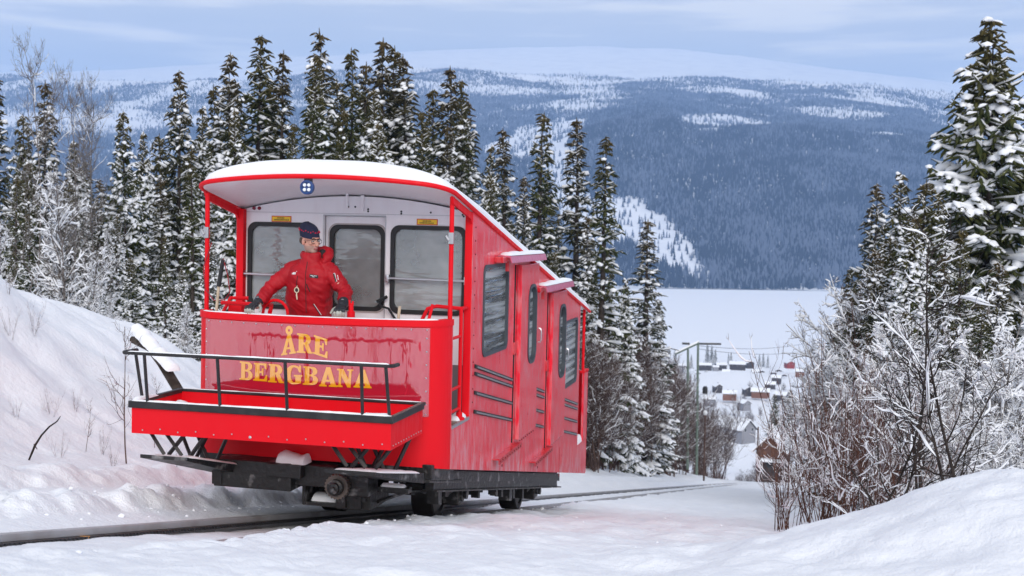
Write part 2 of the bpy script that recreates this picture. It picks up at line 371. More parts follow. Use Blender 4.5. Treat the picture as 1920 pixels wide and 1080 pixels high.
# ------------------------------------------------------------------ mesh builder
class MB:
    def __init__(s): s.V = []; s.F = []; s.MI = []; s.mi = 0
    def add(s, V, Fc):
        b = len(s.V); s.V += [tuple(v) for v in V]; s.F += [tuple(i + b for i in f) for f in Fc]; s.MI += [s.mi] * len(Fc); return s
    def box(s, lo, hi, fn=None, bev=0.0):
        bm = bmesh.new(); bmesh.ops.create_cube(bm, size=1)
        for v in bm.verts:
            v.co = Vector([(lo[i] + hi[i]) / 2 + v.co[i] * (hi[i] - lo[i]) for i in range(3)])
        if bev: bmesh.ops.bevel(bm, geom=list(bm.edges), offset=bev, segments=2, affect='EDGES', profile=.6)
        bm.verts.ensure_lookup_table()
        V = [fn(*v.co) if fn else tuple(v.co) for v in bm.verts]; Fc = [[v.index for v in f.verts] for f in bm.faces]
        bm.free(); return s.add(V, Fc)
    def tube(s, pts, r, k=8, cap=True, ry=None):
        pts = [Vector(p) for p in pts]; n = len(pts); rs_ = r if isinstance(r, (list, tuple)) else [r] * n
        V = []; Fc = []; up = None
        for i, p in enumerate(pts):
            d = (pts[min(i + 1, n - 1)] - pts[max(i - 1, 0)]).normalized()
            if up is None: up = d.orthogonal().normalized()
            a = (up - d * up.dot(d)); a = a.normalized() if a.length > 1e-6 else d.orthogonal().normalized(); up = a; b = d.cross(a)
            for j in range(k):
                t = 2 * math.pi * (j + .5) / k; V.append(p + (a * math.cos(t) + b * math.sin(t)) * rs_[i])
        for i in range(n - 1):
            for j in range(k): Fc.append((i * k + j, i * k + (j + 1) % k, (i + 1) * k + (j + 1) % k, (i + 1) * k + j))
        if cap: Fc.append(tuple(range(k))[::-1]); Fc.append(tuple((n - 1) * k + j for j in range(k)))
        return s.add(V, Fc)
    def prism(s, poly, holes, fn, t0, t1):
        """flat outline with holes, swept from t0 to t1; fn(a, b, t) -> 3D"""
        loops = [poly] + list(holes); flat = [p for l in loops for p in l]
        tri = tessellate_polygon([[Vector((p[0], p[1], 0)) for p in l] for l in loops])
        n = len(flat); V = [fn(p[0], p[1], t0) for p in flat] + [fn(p[0], p[1], t1) for p in flat]; Fc = []
        for t in tri:
            a, b, c = [Vector((*flat[i], 0)) for i in t]
            if (b - a).cross(c - a).z < 0: t = t[::-1]
            Fc.append(tuple(t)); Fc.append(tuple(i + n for i in t[::-1]))
        o = 0
        for l in loops:
            m = len(l)
            for i in range(m): Fc.append((o + i, o + i + n, o + (i + 1) % m + n, o + (i + 1) % m))
            o += m
        return s.add(V, Fc)
    def lathe(s, prof, c, axis, k=20):
        ax = Vector(axis).normalized(); a = ax.orthogonal().normalized(); b = ax.cross(a); V = []; Fc = []
        for h, r in prof:
            for j in range(k):
                t = 2 * math.pi * j / k; V.append(Vector(c) + ax * h + (a * math.cos(t) + b * math.sin(t)) * r)
        for i in range(len(prof) - 1):
            for j in range(k): Fc.append((i * k + j, i * k + (j + 1) % k, (i + 1) * k + (j + 1) % k, (i + 1) * k + j))
        Fc.append(tuple(range(k))[::-1]); Fc.append(tuple((len(prof) - 1) * k + j for j in range(k)))
        return s.add(V, Fc)
    def build(s, name, mats, parent=None, smooth=False, bevel=0, **kw):
        o = mesh_np(name, s.V, s.F, mats, parent, smooth=False, midx=s.MI if isinstance(mats, (list, tuple)) else None, **kw)
        bm = bmesh.new(); bm.from_mesh(o.data); bmesh.ops.recalc_face_normals(bm, faces=bm.faces); bm.to_mesh(o.data); bm.free()
        if smooth:
            o.data.polygons.foreach_set('use_smooth', np.ones(len(o.data.polygons), bool))
            try: o.data.set_sharp_from_angle(angle=rad(38))
            except Exception: pass
        if bevel:
            md = o.modifiers.new('bevel', 'BEVEL'); md.width = bevel; md.segments = 2; md.limit_method = 'ANGLE'; md.angle_limit = rad(40)
        return o
def rrect(a0, b0, a1, b1, r, n=6):
    out = []
    for cx_, cy_, s0 in ((a1 - r, b1 - r, 0), (a0 + r, b1 - r, 90), (a0 + r, b0 + r, 180), (a1 - r, b0 + r, 270)):
        for i in range(n + 1):
            t = rad(s0 + 90 * i / n); out.append((cx_ + r * math.cos(t), cy_ + r * math.sin(t)))
    return out

# ------------------------------------------------------------------ car materials
RED = (.56, .006, .016)
def paint(name, col, rough=.28, coat=.5, dirt=.35, wav=.0):
    m = bpy.data.materials.new(name); m.use_nodes = True; t = m.node_tree; b = t.nodes['Principled BSDF']
    b.inputs['Roughness'].default_value = rough; b.inputs['Coat Weight'].default_value = coat; b.inputs['Coat Roughness'].default_value = .08
    co = N(t, 'ShaderNodeTexCoord'); mp_ = N(t, 'ShaderNodeMapping'); mp_.inputs['Scale'].default_value = (6, 6, 1.1)
    t.links.new(co.outputs['Object'], mp_.inputs[0])
    n = N(t, 'ShaderNodeTexNoise'); n.inputs['Scale'].default_value = 3.2; n.inputs['Detail'].default_value = 8; n.inputs['Roughness'].default_value = .65
    t.links.new(mp_.outputs[0], n.inputs['Vector'])
    r = N(t, 'ShaderNodeValToRGB'); r.color_ramp.elements[0].position = .45; r.color_ramp.elements[1].position = .80
    r.color_ramp.elements[0].color = (0, 0, 0, 1); r.color_ramp.elements[1].color = (dirt, dirt, dirt, 1)
    t.links.new(n.outputs['Fac'], r.inputs[0])
    mx = N(t, 'ShaderNodeMix', data_type='RGBA'); mx.inputs[6].default_value = (*col, 1); mx.inputs[7].default_value = (.62, .42, .45, 1)
    t.links.new(r.outputs[0], mx.inputs[0]); t.links.new(mx.outputs[2], b.inputs['Base Color'])
    r2 = N(t, 'ShaderNodeMapRange'); r2.inputs[1].default_value = .3; r2.inputs[2].default_value = .8; r2.inputs[3].default_value = rough * .7; r2.inputs[4].default_value = min(1, rough * 2.0)
    t.links.new(n.outputs['Fac'], r2.inputs[0]); t.links.new(r2.outputs[0], b.inputs['Roughness'])
    n3 = N(t, 'ShaderNodeTexNoise'); n3.inputs['Scale'].default_value = 2.4; n3.inputs['Detail'].default_value = 2
    t.links.new(co.outputs['Object'], n3.inputs['Vector'])
    bp = N(t, 'ShaderNodeBump'); bp.inputs['Strength'].default_value = .35; bp.inputs['Distance'].default_value = .01
    t.links.new(n3.outputs['Fac'], bp.inputs['Height']); t.links.new(bp.outputs[0], b.inputs['Normal'])
    return m
M_RED = paint('red_paint', RED)
M_REDF = paint('red_paint_frosted', (.90, .010, .036), rough=.36, coat=.6, dirt=.8)
def salt(m):
    t = m.node_tree; b = t.nodes['Principled BSDF']; src = b.inputs['Base Color'].links[0].from_socket
    co = N(t, 'ShaderNodeTexCoord'); sp = N(t, 'ShaderNodeSeparateXYZ'); t.links.new(co.outputs['Object'], sp.inputs[0])
    my = N(t, 'ShaderNodeMath', operation='MULTIPLY_ADD'); my.inputs[1].default_value = .2035; t.links.new(sp.outputs['Y'], my.inputs[0]); t.links.new(sp.outputs['Z'], my.inputs[2])
    mr_ = N(t, 'ShaderNodeMapRange'); mr_.inputs[1].default_value = .55; mr_.inputs[2].default_value = .02; t.links.new(my.outputs[0], mr_.inputs[0])
    mp_ = N(t, 'ShaderNodeMapping'); mp_.inputs['Scale'].default_value = (4, 4, 1.6); t.links.new(co.outputs['Object'], mp_.inputs[0])
    n = N(t, 'ShaderNodeTexNoise'); n.inputs['Scale'].default_value = 1.5; n.inputs['Detail'].default_value = 7; n.inputs['Roughness'].default_value = .7; t.links.new(mp_.outputs[0], n.inputs['Vector'])
    m2 = N(t, 'ShaderNodeMapRange'); m2.inputs[1].default_value = .46; m2.inputs[2].default_value = .68; t.links.new(n.outputs['Fac'], m2.inputs[0])
    mu = N(t, 'ShaderNodeMath', operation='MULTIPLY'); t.links.new(mr_.outputs[0], mu.inputs[0]); t.links.new(m2.outputs[0], mu.inputs[1])
    m3 = N(t, 'ShaderNodeMath', operation='MULTIPLY'); m3.inputs[1].default_value = .75; t.links.new(mu.outputs[0], m3.inputs[0])
    mx = N(t, 'ShaderNodeMix', data_type='RGBA'); t.links.new(m3.outputs[0], mx.inputs[0]); t.links.new(src, mx.inputs[6]); mx.inputs[7].default_value = (.74, .52, .56, 1); t.links.new(mx.outputs[2], b.inputs['Base Color'])
salt(M_REDF)
M_REDC = paint('red_paint_clean', (.74, .002, .010), rough=.5, coat=.03, dirt=.02)
M_REDC.node_tree.nodes['Principled BSDF'].inputs['Specular IOR Level'].default_value = .22
M_WHITE = paint('white_paint', (.84, .83, .86), rough=.45, coat=.2, dirt=.12)
M_FILM = bpy.data.materials.new('red_under_clear_sheet'); M_FILM.use_nodes = True
def film(m, col):
    t = m.node_tree; b = t.nodes['Principled BSDF']; b.inputs['Base Color'].default_value = (*col, 1); b.inputs['Roughness'].default_value = .5
    b.inputs['Specular IOR Level'].default_value = .2; out_ = t.nodes['Material Output']; gs = N(t, 'ShaderNodeBsdfGlossy'); gs.inputs['Roughness'].default_value = .04; lw = N(t, 'ShaderNodeFresnel'); lw.inputs['IOR'].default_value = 3.0; ms = N(t, 'ShaderNodeMixShader'); mf = N(t, 'ShaderNodeMath', operation='MULTIPLY'); t.links.new(lw.outputs[0], mf.inputs[0]); t.links.new(mf.outputs[0], ms.inputs[0]); t.links.new(b.outputs[0], ms.inputs[1]); t.links.new(gs.outputs[0], ms.inputs[2]); t.links.new(ms.outputs[0], out_.inputs[0])
    co = N(t, 'ShaderNodeTexCoord'); mp_ = N(t, 'ShaderNodeMapping'); mp_.inputs['Scale'].default_value = (5, 1, 1.2); t.links.new(co.outputs['Object'], mp_.inputs[0])
    n = N(t, 'ShaderNodeTexNoise'); n.inputs['Scale'].default_value = 1.3; n.inputs['Detail'].default_value = 3; t.links.new(mp_.outputs[0], n.inputs['Vector'])
    bp = N(t, 'ShaderNodeBump'); bp.inputs['Strength'].default_value = .35; bp.inputs['Distance'].default_value = .02
    t.links.new(n.outputs['Fac'], bp.inputs['Height']); t.links.new(bp.outputs[0], gs.inputs['Normal'])
    # lifted and torn flecks where the sheet no longer shines
    mp2 = N(t, 'ShaderNodeMapping'); mp2.inputs['Scale'].default_value = (16, 1, 5); t.links.new(co.outputs['Object'], mp2.inputs[0])
    n2 = N(t, 'ShaderNodeTexNoise'); n2.inputs['Scale'].default_value = .75; n2.inputs['Detail'].default_value = 1.5; n2.inputs['Distortion'].default_value = 1.2; t.links.new(mp2.outputs[0], n2.inputs['Vector'])
    r = N(t, 'ShaderNodeValToRGB'); r.color_ramp.elements[0].position = .255; r.color_ramp.elements[0].color = (.12, .12, .12, 1); r.color_ramp.elements[1].position = .275; r.color_ramp.elements[1].color = (1, 1, 1, 1)
    t.links.new(n2.outputs['Fac'], r.inputs[0]); t.links.new(r.outputs[0], mf.inputs[1])
film(M_FILM, (.53, .006, .03))
M_YEL = bpy.data.materials.new('yellow_letter_film'); M_YEL.use_nodes = True; film(M_YEL, (.95, .45, .006))
M_BLACK = mat('black_steel', (.012, .012, .014), .5, bump=(30, .2, .004), var=((.035, .032, .032), 9, .45, .75))
M_RUB = mat('black_rubber', (.012, .013, .015), .55)
M_GREYRUB = mat('grey_rubber', (.05, .062, .075), .5)
M_GRIME = mat('oily_chassis', (.012, .011, .011), .42, bump=(24, .8, .012), var=((.30, .29, .29), 7, .58, .74))
M_STEEL = mat('bright_steel', (.62, .62, .64), .28, metal=.9)
M_GALV = mat('galvanised', (.45, .46, .48), .45, metal=.7)
M_RUST = mat('worn_rail_steel', (.10, .085, .075), .45, metal=.5, bump=(40, .3, .003), var=((.22, .17, .14), 5, .4, .7))
M_DARKIN = mat('dark_interior', (.035, .035, .04), .8)
M_SEAT = mat('seat_fabric', (.28, .02, .03), .9)
M_FLOOR = mat('worn_floor', (.16, .09, .06), .6, var=((.30, .24, .20), 8, .4, .7))
M_YSTK = mat('yellow_sticker', (.85, .55, .02), .5)
M_INK = mat('black_ink', (.02, .02, .02), .6)
M_WOOD = mat('pale_wood', (.55, .46, .33), .6, var=((.42, .33, .22), 14, .4, .7))
M_BLUE = mat('blue_lamp_ring', (.02, .06, .20), .3)
M_LENS = mat('lamp_lens', (.80, .84, .88), .12)
M_GLASS = bpy.data.materials.new('window_glass'); M_GLASS.use_nodes = True
t = M_GLASS.node_tree; t.nodes.clear(); o_ = N(t, 'ShaderNodeOutputMaterial'); gl = N(t, 'ShaderNodeBsdfGlossy'); tr = N(t, 'ShaderNodeBsdfTransparent'); mxs = N(t, 'ShaderNodeMixShader')
gl.inputs['Roughness'].default_value = .03; gl.inputs['Color'].default_value = (.9, .92, .92, 1); tr.inputs['Color'].default_value = (.66, .72, .72, 1)
fr_ = N(t, 'ShaderNodeFresnel'); fr_.inputs['IOR'].default_value = 2.3
co = N(t, 'ShaderNodeTexCoord'); nn = N(t, 'ShaderNodeTexNoise'); nn.inputs['Scale'].default_value = 2.6; nn.inputs['Detail'].default_value = 2
mpg = N(t, 'ShaderNodeMapping'); mpg.inputs['Scale'].default_value = (1, .5, 5); t.links.new(co.outputs['Object'], mpg.inputs[0])
t.links.new(mpg.outputs[0], nn.inputs['Vector']); bp = N(t, 'ShaderNodeBump'); bp.inputs['Strength'].default_value = .6; bp.inputs['Distance'].default_value = .03
t.links.new(nn.outputs['Fac'], bp.inputs['Height']); t.links.new(bp.outputs[0], gl.inputs['Normal']); t.links.new(fr_.outputs[0], mxs.inputs[0]); t.links.new(tr.outputs[0], mxs.inputs[1]); t.links.new(gl.outputs[0], mxs.inputs[2]); df = N(t, 'ShaderNodeBsdfDiffuse'); df.inputs[0].default_value = (.58, .62, .63, 1); m3 = N(t, 'ShaderNodeMixShader'); nf = N(t, 'ShaderNodeTexNoise'); nf.inputs['Scale'].default_value = 1.6; nf.inputs['Detail'].default_value = 4; t.links.new(co.outputs['Object'], nf.inputs['Vector']); mrf = N(t, 'ShaderNodeMapRange'); mrf.inputs[1].default_value = .35; mrf.inputs[2].default_value = .7; mrf.inputs[3].default_value = .18; mrf.inputs[4].default_value = .55; t.links.new(nf.outputs['Fac'], mrf.inputs[0]); t.links.new(mrf.outputs[0], m3.inputs[0]); t.links.new(mxs.outputs[0], m3.inputs[1]); t.links.new(df.outputs[0], m3.inputs[2]); t.links.new(m3.outputs[0], o_.inputs[0])

M_GLASS_S = M_GLASS.copy(); M_GLASS_S.name = 'side_window_glass'
for n_ in M_GLASS_S.node_tree.nodes:
    if n_.type == 'FRESNEL': n_.inputs['IOR'].default_value = 3.4
    if n_.type == 'MAPPING': n_.inputs['Scale'].default_value = (1, .35, 9)
    if n_.type == 'BUMP': n_.inputs['Strength'].default_value = .9; n_.inputs['Distance'].default_value = .035
    if n_.type == 'MAP_RANGE': n_.inputs[1].default_value = .40; n_.inputs[2].default_value = .62; n_.inputs[3].default_value = .06; n_.inputs[4].default_value = .62  # pale streaks mixed into the pane colour stand in for brighter reflections
t_ = M_GLASS_S.node_tree; mp_ = [n_ for n_ in t_.nodes if n_.type == 'MAPPING'][0]
for n_ in t_.nodes:
    if n_.type == 'TEX_NOISE': t_.links.new(mp_.outputs[0], n_.inputs['Vector'])
# ------------------------------------------------------------------ the funicular car (local x across, y downhill, z up)
XL, XR, XC, HW = -1.22, 1.15, -.035, 1.185
sl = lambda y: -S * y
CAR = empty('funicular_car', label='red and white funicular railway car with snow on its roof, standing on the track', cat='funicular car')
CAR.matrix_world = CARM
def front_path(off=0.0, n=14, m=26):
    """plan of the bowed front from the right side round to the left side, moved outward by off"""
    r = .30; P_ = []
    for i in range(n + 1):
        a = rad(74 * i / n); P_.append((XC + HW - r + (r + off) * math.cos(a), -.68 - (r + off) * math.sin(a)))
    for i in range(1, m):
        x = .968 - 1.936 * i / m; y = -1.105 + .137 * (x / .968) ** 2; d = 2 * .137 * x / .968 ** 2; L_ = math.hypot(1, d)
        P_.append((XC + x + off * d / L_, y - off / L_))
    P_ += [(2 * XC - x, y) for x, y in P_[:n + 1][::-1]]
    return P_
def front_at(x, off=0.0):
    Pp = front_path(off, 14, 60); Pp = sorted([(a, b) for a, b in Pp]); return float(np.interp(x, [a for a, b in Pp], [b for a, b in Pp]))
def ribbon(mb, path, z0f, z1f, th, path_in=None):
    """upright band along a plan path with thickness inward"""
    n = len(path); pin = path_in
    V = [(x, y, z0f(y)) for x, y in path] + [(x, y, z1f(y)) for x, y in path] + [(x, y, z1f(y)) for x, y in pin] + [(x, y, z0f(y)) for x, y in pin]
    Fc = []
    for i in range(n - 1):
        for a, b in ((0, 1), (1, 2), (2, 3), (3, 0)): Fc.append((a * n + i, a * n + i + 1, b * n + i + 1, b * n + i))
    Fc += [(0, n, 2 * n, 3 * n), (n - 1, 4 * n - 1, 3 * n - 1, 2 * n - 1)]
    mb.add(V, Fc)
# front panel
mb = MB(); ribbon(mb, front_path(0), sl, lambda y: 1.425, .03, front_path(-.03)); FP = mb.build('front_panel', M_REDC, CAR, smooth=True)
mb = MB(); pth = front_path(.012); ribbon(mb, pth, lambda y: 1.41, lambda y: 1.465, .03, front_path(-.075)); mb.build('rim', M_REDC, FP, smooth=True)
# clear sheet riveted over the front
fpA = [p for p in front_path(.006, 20, 60)]; idxs = [i for i, p in enumerate(fpA) if -1.085 < p[0] < 1.03 and p[1] < -.80]
fi = fpA[idxs[0]:idxs[-1] + 1]; fo = front_path(.003, 20, 60)[idxs[0]:idxs[-1] + 1]
mb = MB(); ribbon(mb, fi, lambda y: .635, lambda y: 1.40, .0, fo); SHEET = mb.build('clear_sheet', M_FILM, CAR, smooth=True)
mb = MB()
def rivet(mb, c, ax, r=.007): mb.lathe([(0, r), (.003, r), (.006, r * .5)], c, ax, 6)
for i, x in enumerate(np.linspace(-1.03, 1.0, 17)): rivet(mb, (x, front_at(x, .008), 1.385), (0, -1, 0)); rivet(mb, (x, front_at(x, .008), .655), (0, -1, 0))
for z in np.linspace(.74, 1.31, 6): rivet(mb, (1.0, front_at(1.0, .008), z), (.5, -1, 0)); rivet(mb, (-1.06, front_at(-1.06, .008), z), (-.5, -1, 0))
mb.build('rivets', M_STEEL, CAR, kind='stuff')
# snow on the rim
def snow_strip(path, w, h, seed, k=7):
    """lumpy ridge of snow along a list of 3D points"""
    rs_ = np.random.default_rng(seed); V = []; Fc = []; n = len(path); pp = [Vector(p) for p in path]
    for i, p in enumerate(pp):
        d = (pp[min(i + 1, n - 1)] - pp[max(i - 1, 0)]).normalized(); s_ = d.cross(Vector((0, 0, 1))).normalized()
        f = .35 + .9 * float(fbm(np.array([p.x * 7 + seed]), np.array([p.y * 7 + p.z * 3]), o=3)[0]); 
        if i in (0, n - 1): f *= .2
        for j in range(k):
            t = math.pi * j / (k - 1); V.append(p + s_ * math.cos(t) * w * .5 * (.7 + .4 * f) + Vector((0, 0, 1)) * (math.sin(t) * h * f - .001))
    for i in range(n - 1):
        for j in range(k - 1): Fc.append((i * k + j, (i + 1) * k + j, (i + 1) * k + j + 1, i * k + j + 1))
        Fc.append((i * k + k - 1, (i + 1) * k + k - 1, (i + 1) * k, i * k))
    Fc.append(tuple(range(k))); Fc.append(tuple((n - 1) * k + j for j in range(k))[::-1])
    return V, Fc
mb = MB(); mb.add(*snow_strip([(x, y + .0, 1.465) for x, y in front_path(-.03, 12, 70)[6:-6]], .045, .012, 3)); mb.build('rim_snow', M_SNOW_S, FP, smooth=True)

# letters: outlines in a unit square, mapped into measured quads on the bowed front
def arc(cx_, cy_, rx, ry, a0, a1, n=10): return [(cx_ + rx * math.cos(rad(a0 + (a1 - a0) * i / n)), cy_ + ry * math.sin(rad(a0 + (a1 - a0) * i / n))) for i in range(n + 1)]
GL = {
 'E': ([(0, 0), (1, 0), (1, .36), (.93, .36), (.82, .12), (.42, .11), (.42, .45), (.60, .46), (.64, .32), (.71, .32), (.71, .72), (.64, .72), (.60, .56), (.42, .56), (.42, .89), (.76, .89), (.86, .68), (.93, .68), (.93, 1), (0, 1), (0, .92), (.12, .90), (.12, .10), (0, .08)], []),
 'B': ([(0, 0)] + arc(.62, .27, .36, .27, -90, 78) + [(.74, .54)] + arc(.60, .76, .34, .24, -40, 90) + [(0, 1), (0, .92), (.12, .90), (.12, .10), (0, .08)],
       [[(.40, .11)] + arc(.55, .29, .14, .18, -90, 90) + [(.40, .47)], [(.40, .57)] + arc(.53, .74, .13, .16, -90, 90) + [(.40, .90)]]),
 'R': ([(0, 0), (.54, 0), (.54, .08), (.42, .10), (.42, .45), (.50, .44), (.70, .02), (.76, 0), (1.0, 0), (1.0, .08), (.92, .10), (.74, .48)] + arc(.58, .72, .34, .28, -52, 90) + [(0, 1), (0, .92), (.12, .90), (.12, .10), (0, .08)],
       [[(.42, .56)] + arc(.52, .72, .12, .17, -90, 90) + [(.42, .89)]]),
 'G': (arc(.52, .5, .52, .5, 52, 270, 20) + [(.72, .02), (.92, .07), (.92, .40), (1.0, .42), (1.0, .50), (.52, .50), (.52, .42), (.62, .40), (.62, .12)] + arc(.52, .5, .22, .40, 280, 75, 14) + [(.74, .84), (.84, .64), (.92, .64), (.92, 1), (.85, 1)], []),
 'A': ([(0, 0), (.40, 0), (.40, .08), (.29, .10), (.34, .26), (.62, .26), (.67, .10), (.56, .08), (.56, 0), (1, 0), (1, .08), (.93, .10), (.60, 1), (.40, 1), (.08, .10), (0, .08)], [[(.37, .36), (.59, .36), (.48, .70)]]),
 'N': ([(0, 0), (.36, 0), (.36, .08), (.25, .10), (.25, .66), (.72, 0), (.90, 0), (.90, .90), (1, .92), (1, 1), (.66, 1), (.66, .92), (.77, .90), (.77, .42), (.36, 1), (0, 1), (0, .92), (.12, .90), (.12, .10), (0, .08)], []),
}
LET = [('A', [(-.268, 1.121), (-.131, 1.148), (-.258, 1.300), (-.137, 1.318)]), ('R', [(-.120, 1.154), (.022, 1.151), (-.119, 1.323), (.012, 1.316)]), ('E', [(.031, 1.153), (.157, 1.116), (.036, 1.314), (.162, 1.280)]),
 ('B', [(-.685, .883), (-.551, .885), (-.683, 1.046), (-.549, 1.043)]), ('E', [(-.543, .885), (-.408, .885), (-.537, 1.042), (-.404, 1.042)]), ('R', [(-.394, .881), (-.244, .881), (-.388, 1.042), (-.250, 1.040)]),
 ('G', [(-.227, .874), (-.069, .879), (-.224, 1.043), (-.072, 1.043)]), ('B', [(-.060, .878), (.078, .881), (-.057, 1.039), (.076, 1.036)]), ('A', [(.092, .872), (.246, .872), (.092, 1.040), (.246, 1.041)]),
 ('N', [(.248, .874), (.378, .872), (.250, 1.031), (.387, 1.029)]), ('A', [(.396, .875), (.546, .872), (.396, 1.032), (.546, 1.031)])]
for ch, q in LET:
    mb = MB()
    def fn(a, b, tt, q=q):
        x = (1 - b) * ((1 - a) * q[0][0] + a * q[1][0]) + b * ((1 - a) * q[2][0] + a * q[3][0])
        z = (1 - b) * ((1 - a) * q[0][1] + a * q[1][1]) + b * ((1 - a) * q[2][1] + a * q[3][1])
        return (x, front_at(x, .0075 + tt), z)
    o, h = GL[ch]
    for dx_, dt_ in ((-.022, 0), (.022, .0012), (0, .0024)): mb.prism(o, h, lambda a, b, tt, dx_=dx_, dt_=dt_: fn(a + dx_, b, tt + dt_), 0, .0008)
    if len([1 for c2, q2 in LET if q2 is q]) and q[0][0] == -.268:
        mb.prism(arc(-.197, 1.343, .034, .040, 0, 342, 19), [arc(-.197, 1.343, .010, .012, 0, 324, 9)], lambda a, b, tt: (a, front_at(a, .0075 + tt), b), 0, .002)
    mb.build('letter', M_YEL, SHEET)

# side walls
def side(name, x0, x1, holes):
    out_ = [(-.68, sl(-.68)), (6.62, sl(6.62)), (6.62, .19), (6.32, .19), (6.32, -.80), (5.87, -.80), (5.87, 2.40 + sl(5.87)), (-.07, 2.40 + sl(-.07)), (-.07, .51), (-.66, .51), (-.66, 1.42), (-.68, 1.42)]
    mb = MB(); mb.prism(out_, holes, lambda a, b, tt: (tt, a, b), x0, x1); return mb.build(name, M_REDF, CAR)
w1 = rrect(.36, 1.03, 1.37, 1.90, .09); w2 = rrect(2.16, .77, 2.57, 1.64, .16); w3 = rrect(4.00, .39, 4.43, 1.31, .16); w4 = rrect(4.60, .17, 5.62, 1.05, .09)
s1 = [(1.68, -.04), (1.80, -.04), (1.80, 1.88), (1.68, 1.88)]; s2 = [(3.47, -.42), (3.60, -.42), (3.60, 1.50), (3.47, 1.50)]
SW = side('side_wall', XR, XR - .03, [w1, w2, w3, w4, s1, s2]); SWL = side('side_wall', XL, XL + .03, [w1, w2, w3, w4])
def grow(poly, d):
    c = [sum(p[i] for p in poly) / len(poly) for i in (0, 1)]; xs = [p[0] for p in poly]; ys_ = [p[1] for p in poly]
    hx, hy = (max(xs) - min(xs)) / 2, (max(ys_) - min(ys_)) / 2
    return [((p[0] - c[0]) * (hx + d) / hx + c[0], (p[1] - c[1]) * (hy + d) / hy + c[1]) for p in poly]
def window(poly, fn, t_out, t_in, m=M_GREYRUB, parent=CAR, fr=.022, gm=None):
    mb = MB(); mb.prism(grow(poly, fr * .55), [grow(poly, -fr)], fn, t_out, t_in); wo = mb.build('window', m, parent, smooth=True)
    mb = MB(); mb.prism(grow(poly, -fr * .5), [], fn, (t_out * .35 + t_in * .65), (t_out * .3 + t_in * .7)); mb.build('pane', gm or M_GLASS, wo)
    return wo
fs = lambda a, b, tt: (tt, a, b)
window(w1, fs, XR + .012, XR - .035, gm=M_GLASS_S); window(w4, fs, XR + .012, XR - .035, gm=M_GLASS_S)
for wq in (w1, w2, w3, w4): window(wq, fs, XL - .012, XL + .035)
M_LINING = mat('cabin_lining', (.50, .50, .52), .7)
for x0 in (XR - .034, XL + .034):
    mb = MB(); mb.prism([(.04, .30), (5.80, -.86), (5.80, 2.39 + sl(5.80)), (.04, 2.39 + sl(.04))], [grow(q, .03) for q in (w1, w2, w3, w4)], fs, x0, x0 + (.006 if x0 < 0 else -.006)); mb.build('inner_lining', M_LINING, CAR)
# black door slots
for s_ in (s1, s2):
    (a0, b0), (a1, b1) = s_[0], s_[2]
    mb = MB(); mb.box((XR - .10, a0 - .02, b0 - .02), (XR - .06, a1 + .02, b1 + .02)); mb.box((XR - .03, a0 + .035, b0), (XR + .004, a0 + .05, b1)); mb.build('door_slot', M_RUB, CAR)
    mb = MB(); zc = b0 + (b1 - b0) * .50; mb.box((XR - .02, a0 - .02, zc), (XR + .02, a1, zc + .13), bev=.006); mb.build('door_catch', M_RED, CAR)
# door leaves stand proud of the side
for a0, a1, b0, b1, wq, hy, hz_ in ((1.80, 2.70, -.02, 1.88, w2, 2.89, 1.03), (3.60, 4.51, -.40, 1.49, w3, 4.70, .62)):
    mb = MB(); mb.prism([(a0, b0), (a1, b0), (a1, b1), (a0, b1)], [grow(wq, .004)], fs, XR + .003, XR + .055); d_ = mb.build('door', M_REDF, CAR, bevel=.006)
    mb = MB(); mb.prism(grow(wq, .012), [grow(wq, -.022)], fs, XR + .066, XR - .02); wo = mb.build('window', M_GREYRUB, d_, smooth=True)
    mb = MB(); mb.prism(grow(wq, -.011), [], fs, XR + .012, XR + .018); mb.build('pane', M_GLASS_S, d_)
    mb = MB(); xx = XR + .003; mb.tube([(xx, hy, hz_ - .08), (xx + .04, hy, hz_ - .08), (xx + .05, hy, hz_ - .05), (xx + .05, hy, hz_ + .05), (xx + .04, hy, hz_ + .08), (xx, hy, hz_ + .08)], .009, 6); mb.build('handle', M_STEEL, CAR, smooth=True)
# level sills below the doors with rivets
mbr = MB()
for a0, a1, zz in ((.85, 1.86, -.055), (2.62, 3.66, -.415)):
    mb = MB(); mb.prism([(a0, zz - .012), (a1, zz - .012), (a1, zz), (a0, zz)], [], fs, XR, XR + .07)
    mb.prism([(a0, zz - .055), (a1, zz - .055), (a1, zz), (a0, zz)], [], fs, XR + .07, XR + .078); mb.build('door_sill', M_RED, CAR)
    for yy in np.arange(a0 + .05, a1 + 1.0, .10): rivet(mbr, (XR + (.079 if yy < a1 else .001), yy, zz - .03), (1, 0, 0), .009)
    rivet(mbr, (XR + .08, a0 + .1, zz - .08), (1, 0, 0), .016)
for yy in np.arange(.1, 2.0, .14): rivet(mbr, (XR + .001, .03, sl(.03) + .55 + yy * .9), (1, 0, 0), .008)
mbr.build('rivets', mat('dark_rivet', (.16, .01, .012), .5), CAR, kind='stuff')
# rubber-faced rub strips parallel to the line
for a0, a1 in ((.08, 1.64), (2.70, 3.36), (4.50, 5.73)):
    for zz in (.985, .915, .735, .555):
        mb = MB(); mb.box((XR, a0, zz - .018), (XR + .018, a1, zz + .018), fn=lambda x, y, z: (x, y, z + sl(y)), bev=.005); st = mb.build('rub_strip', M_RUB, CAR)
        mb = MB(); mb.box((XR + .0185, a0 + .05, zz - .011), (XR + .021, a1 - .02, zz + .005), fn=lambda x, y, z: (x, y, z + sl(y))); mb.build('strip_inlay', M_STEEL, st)
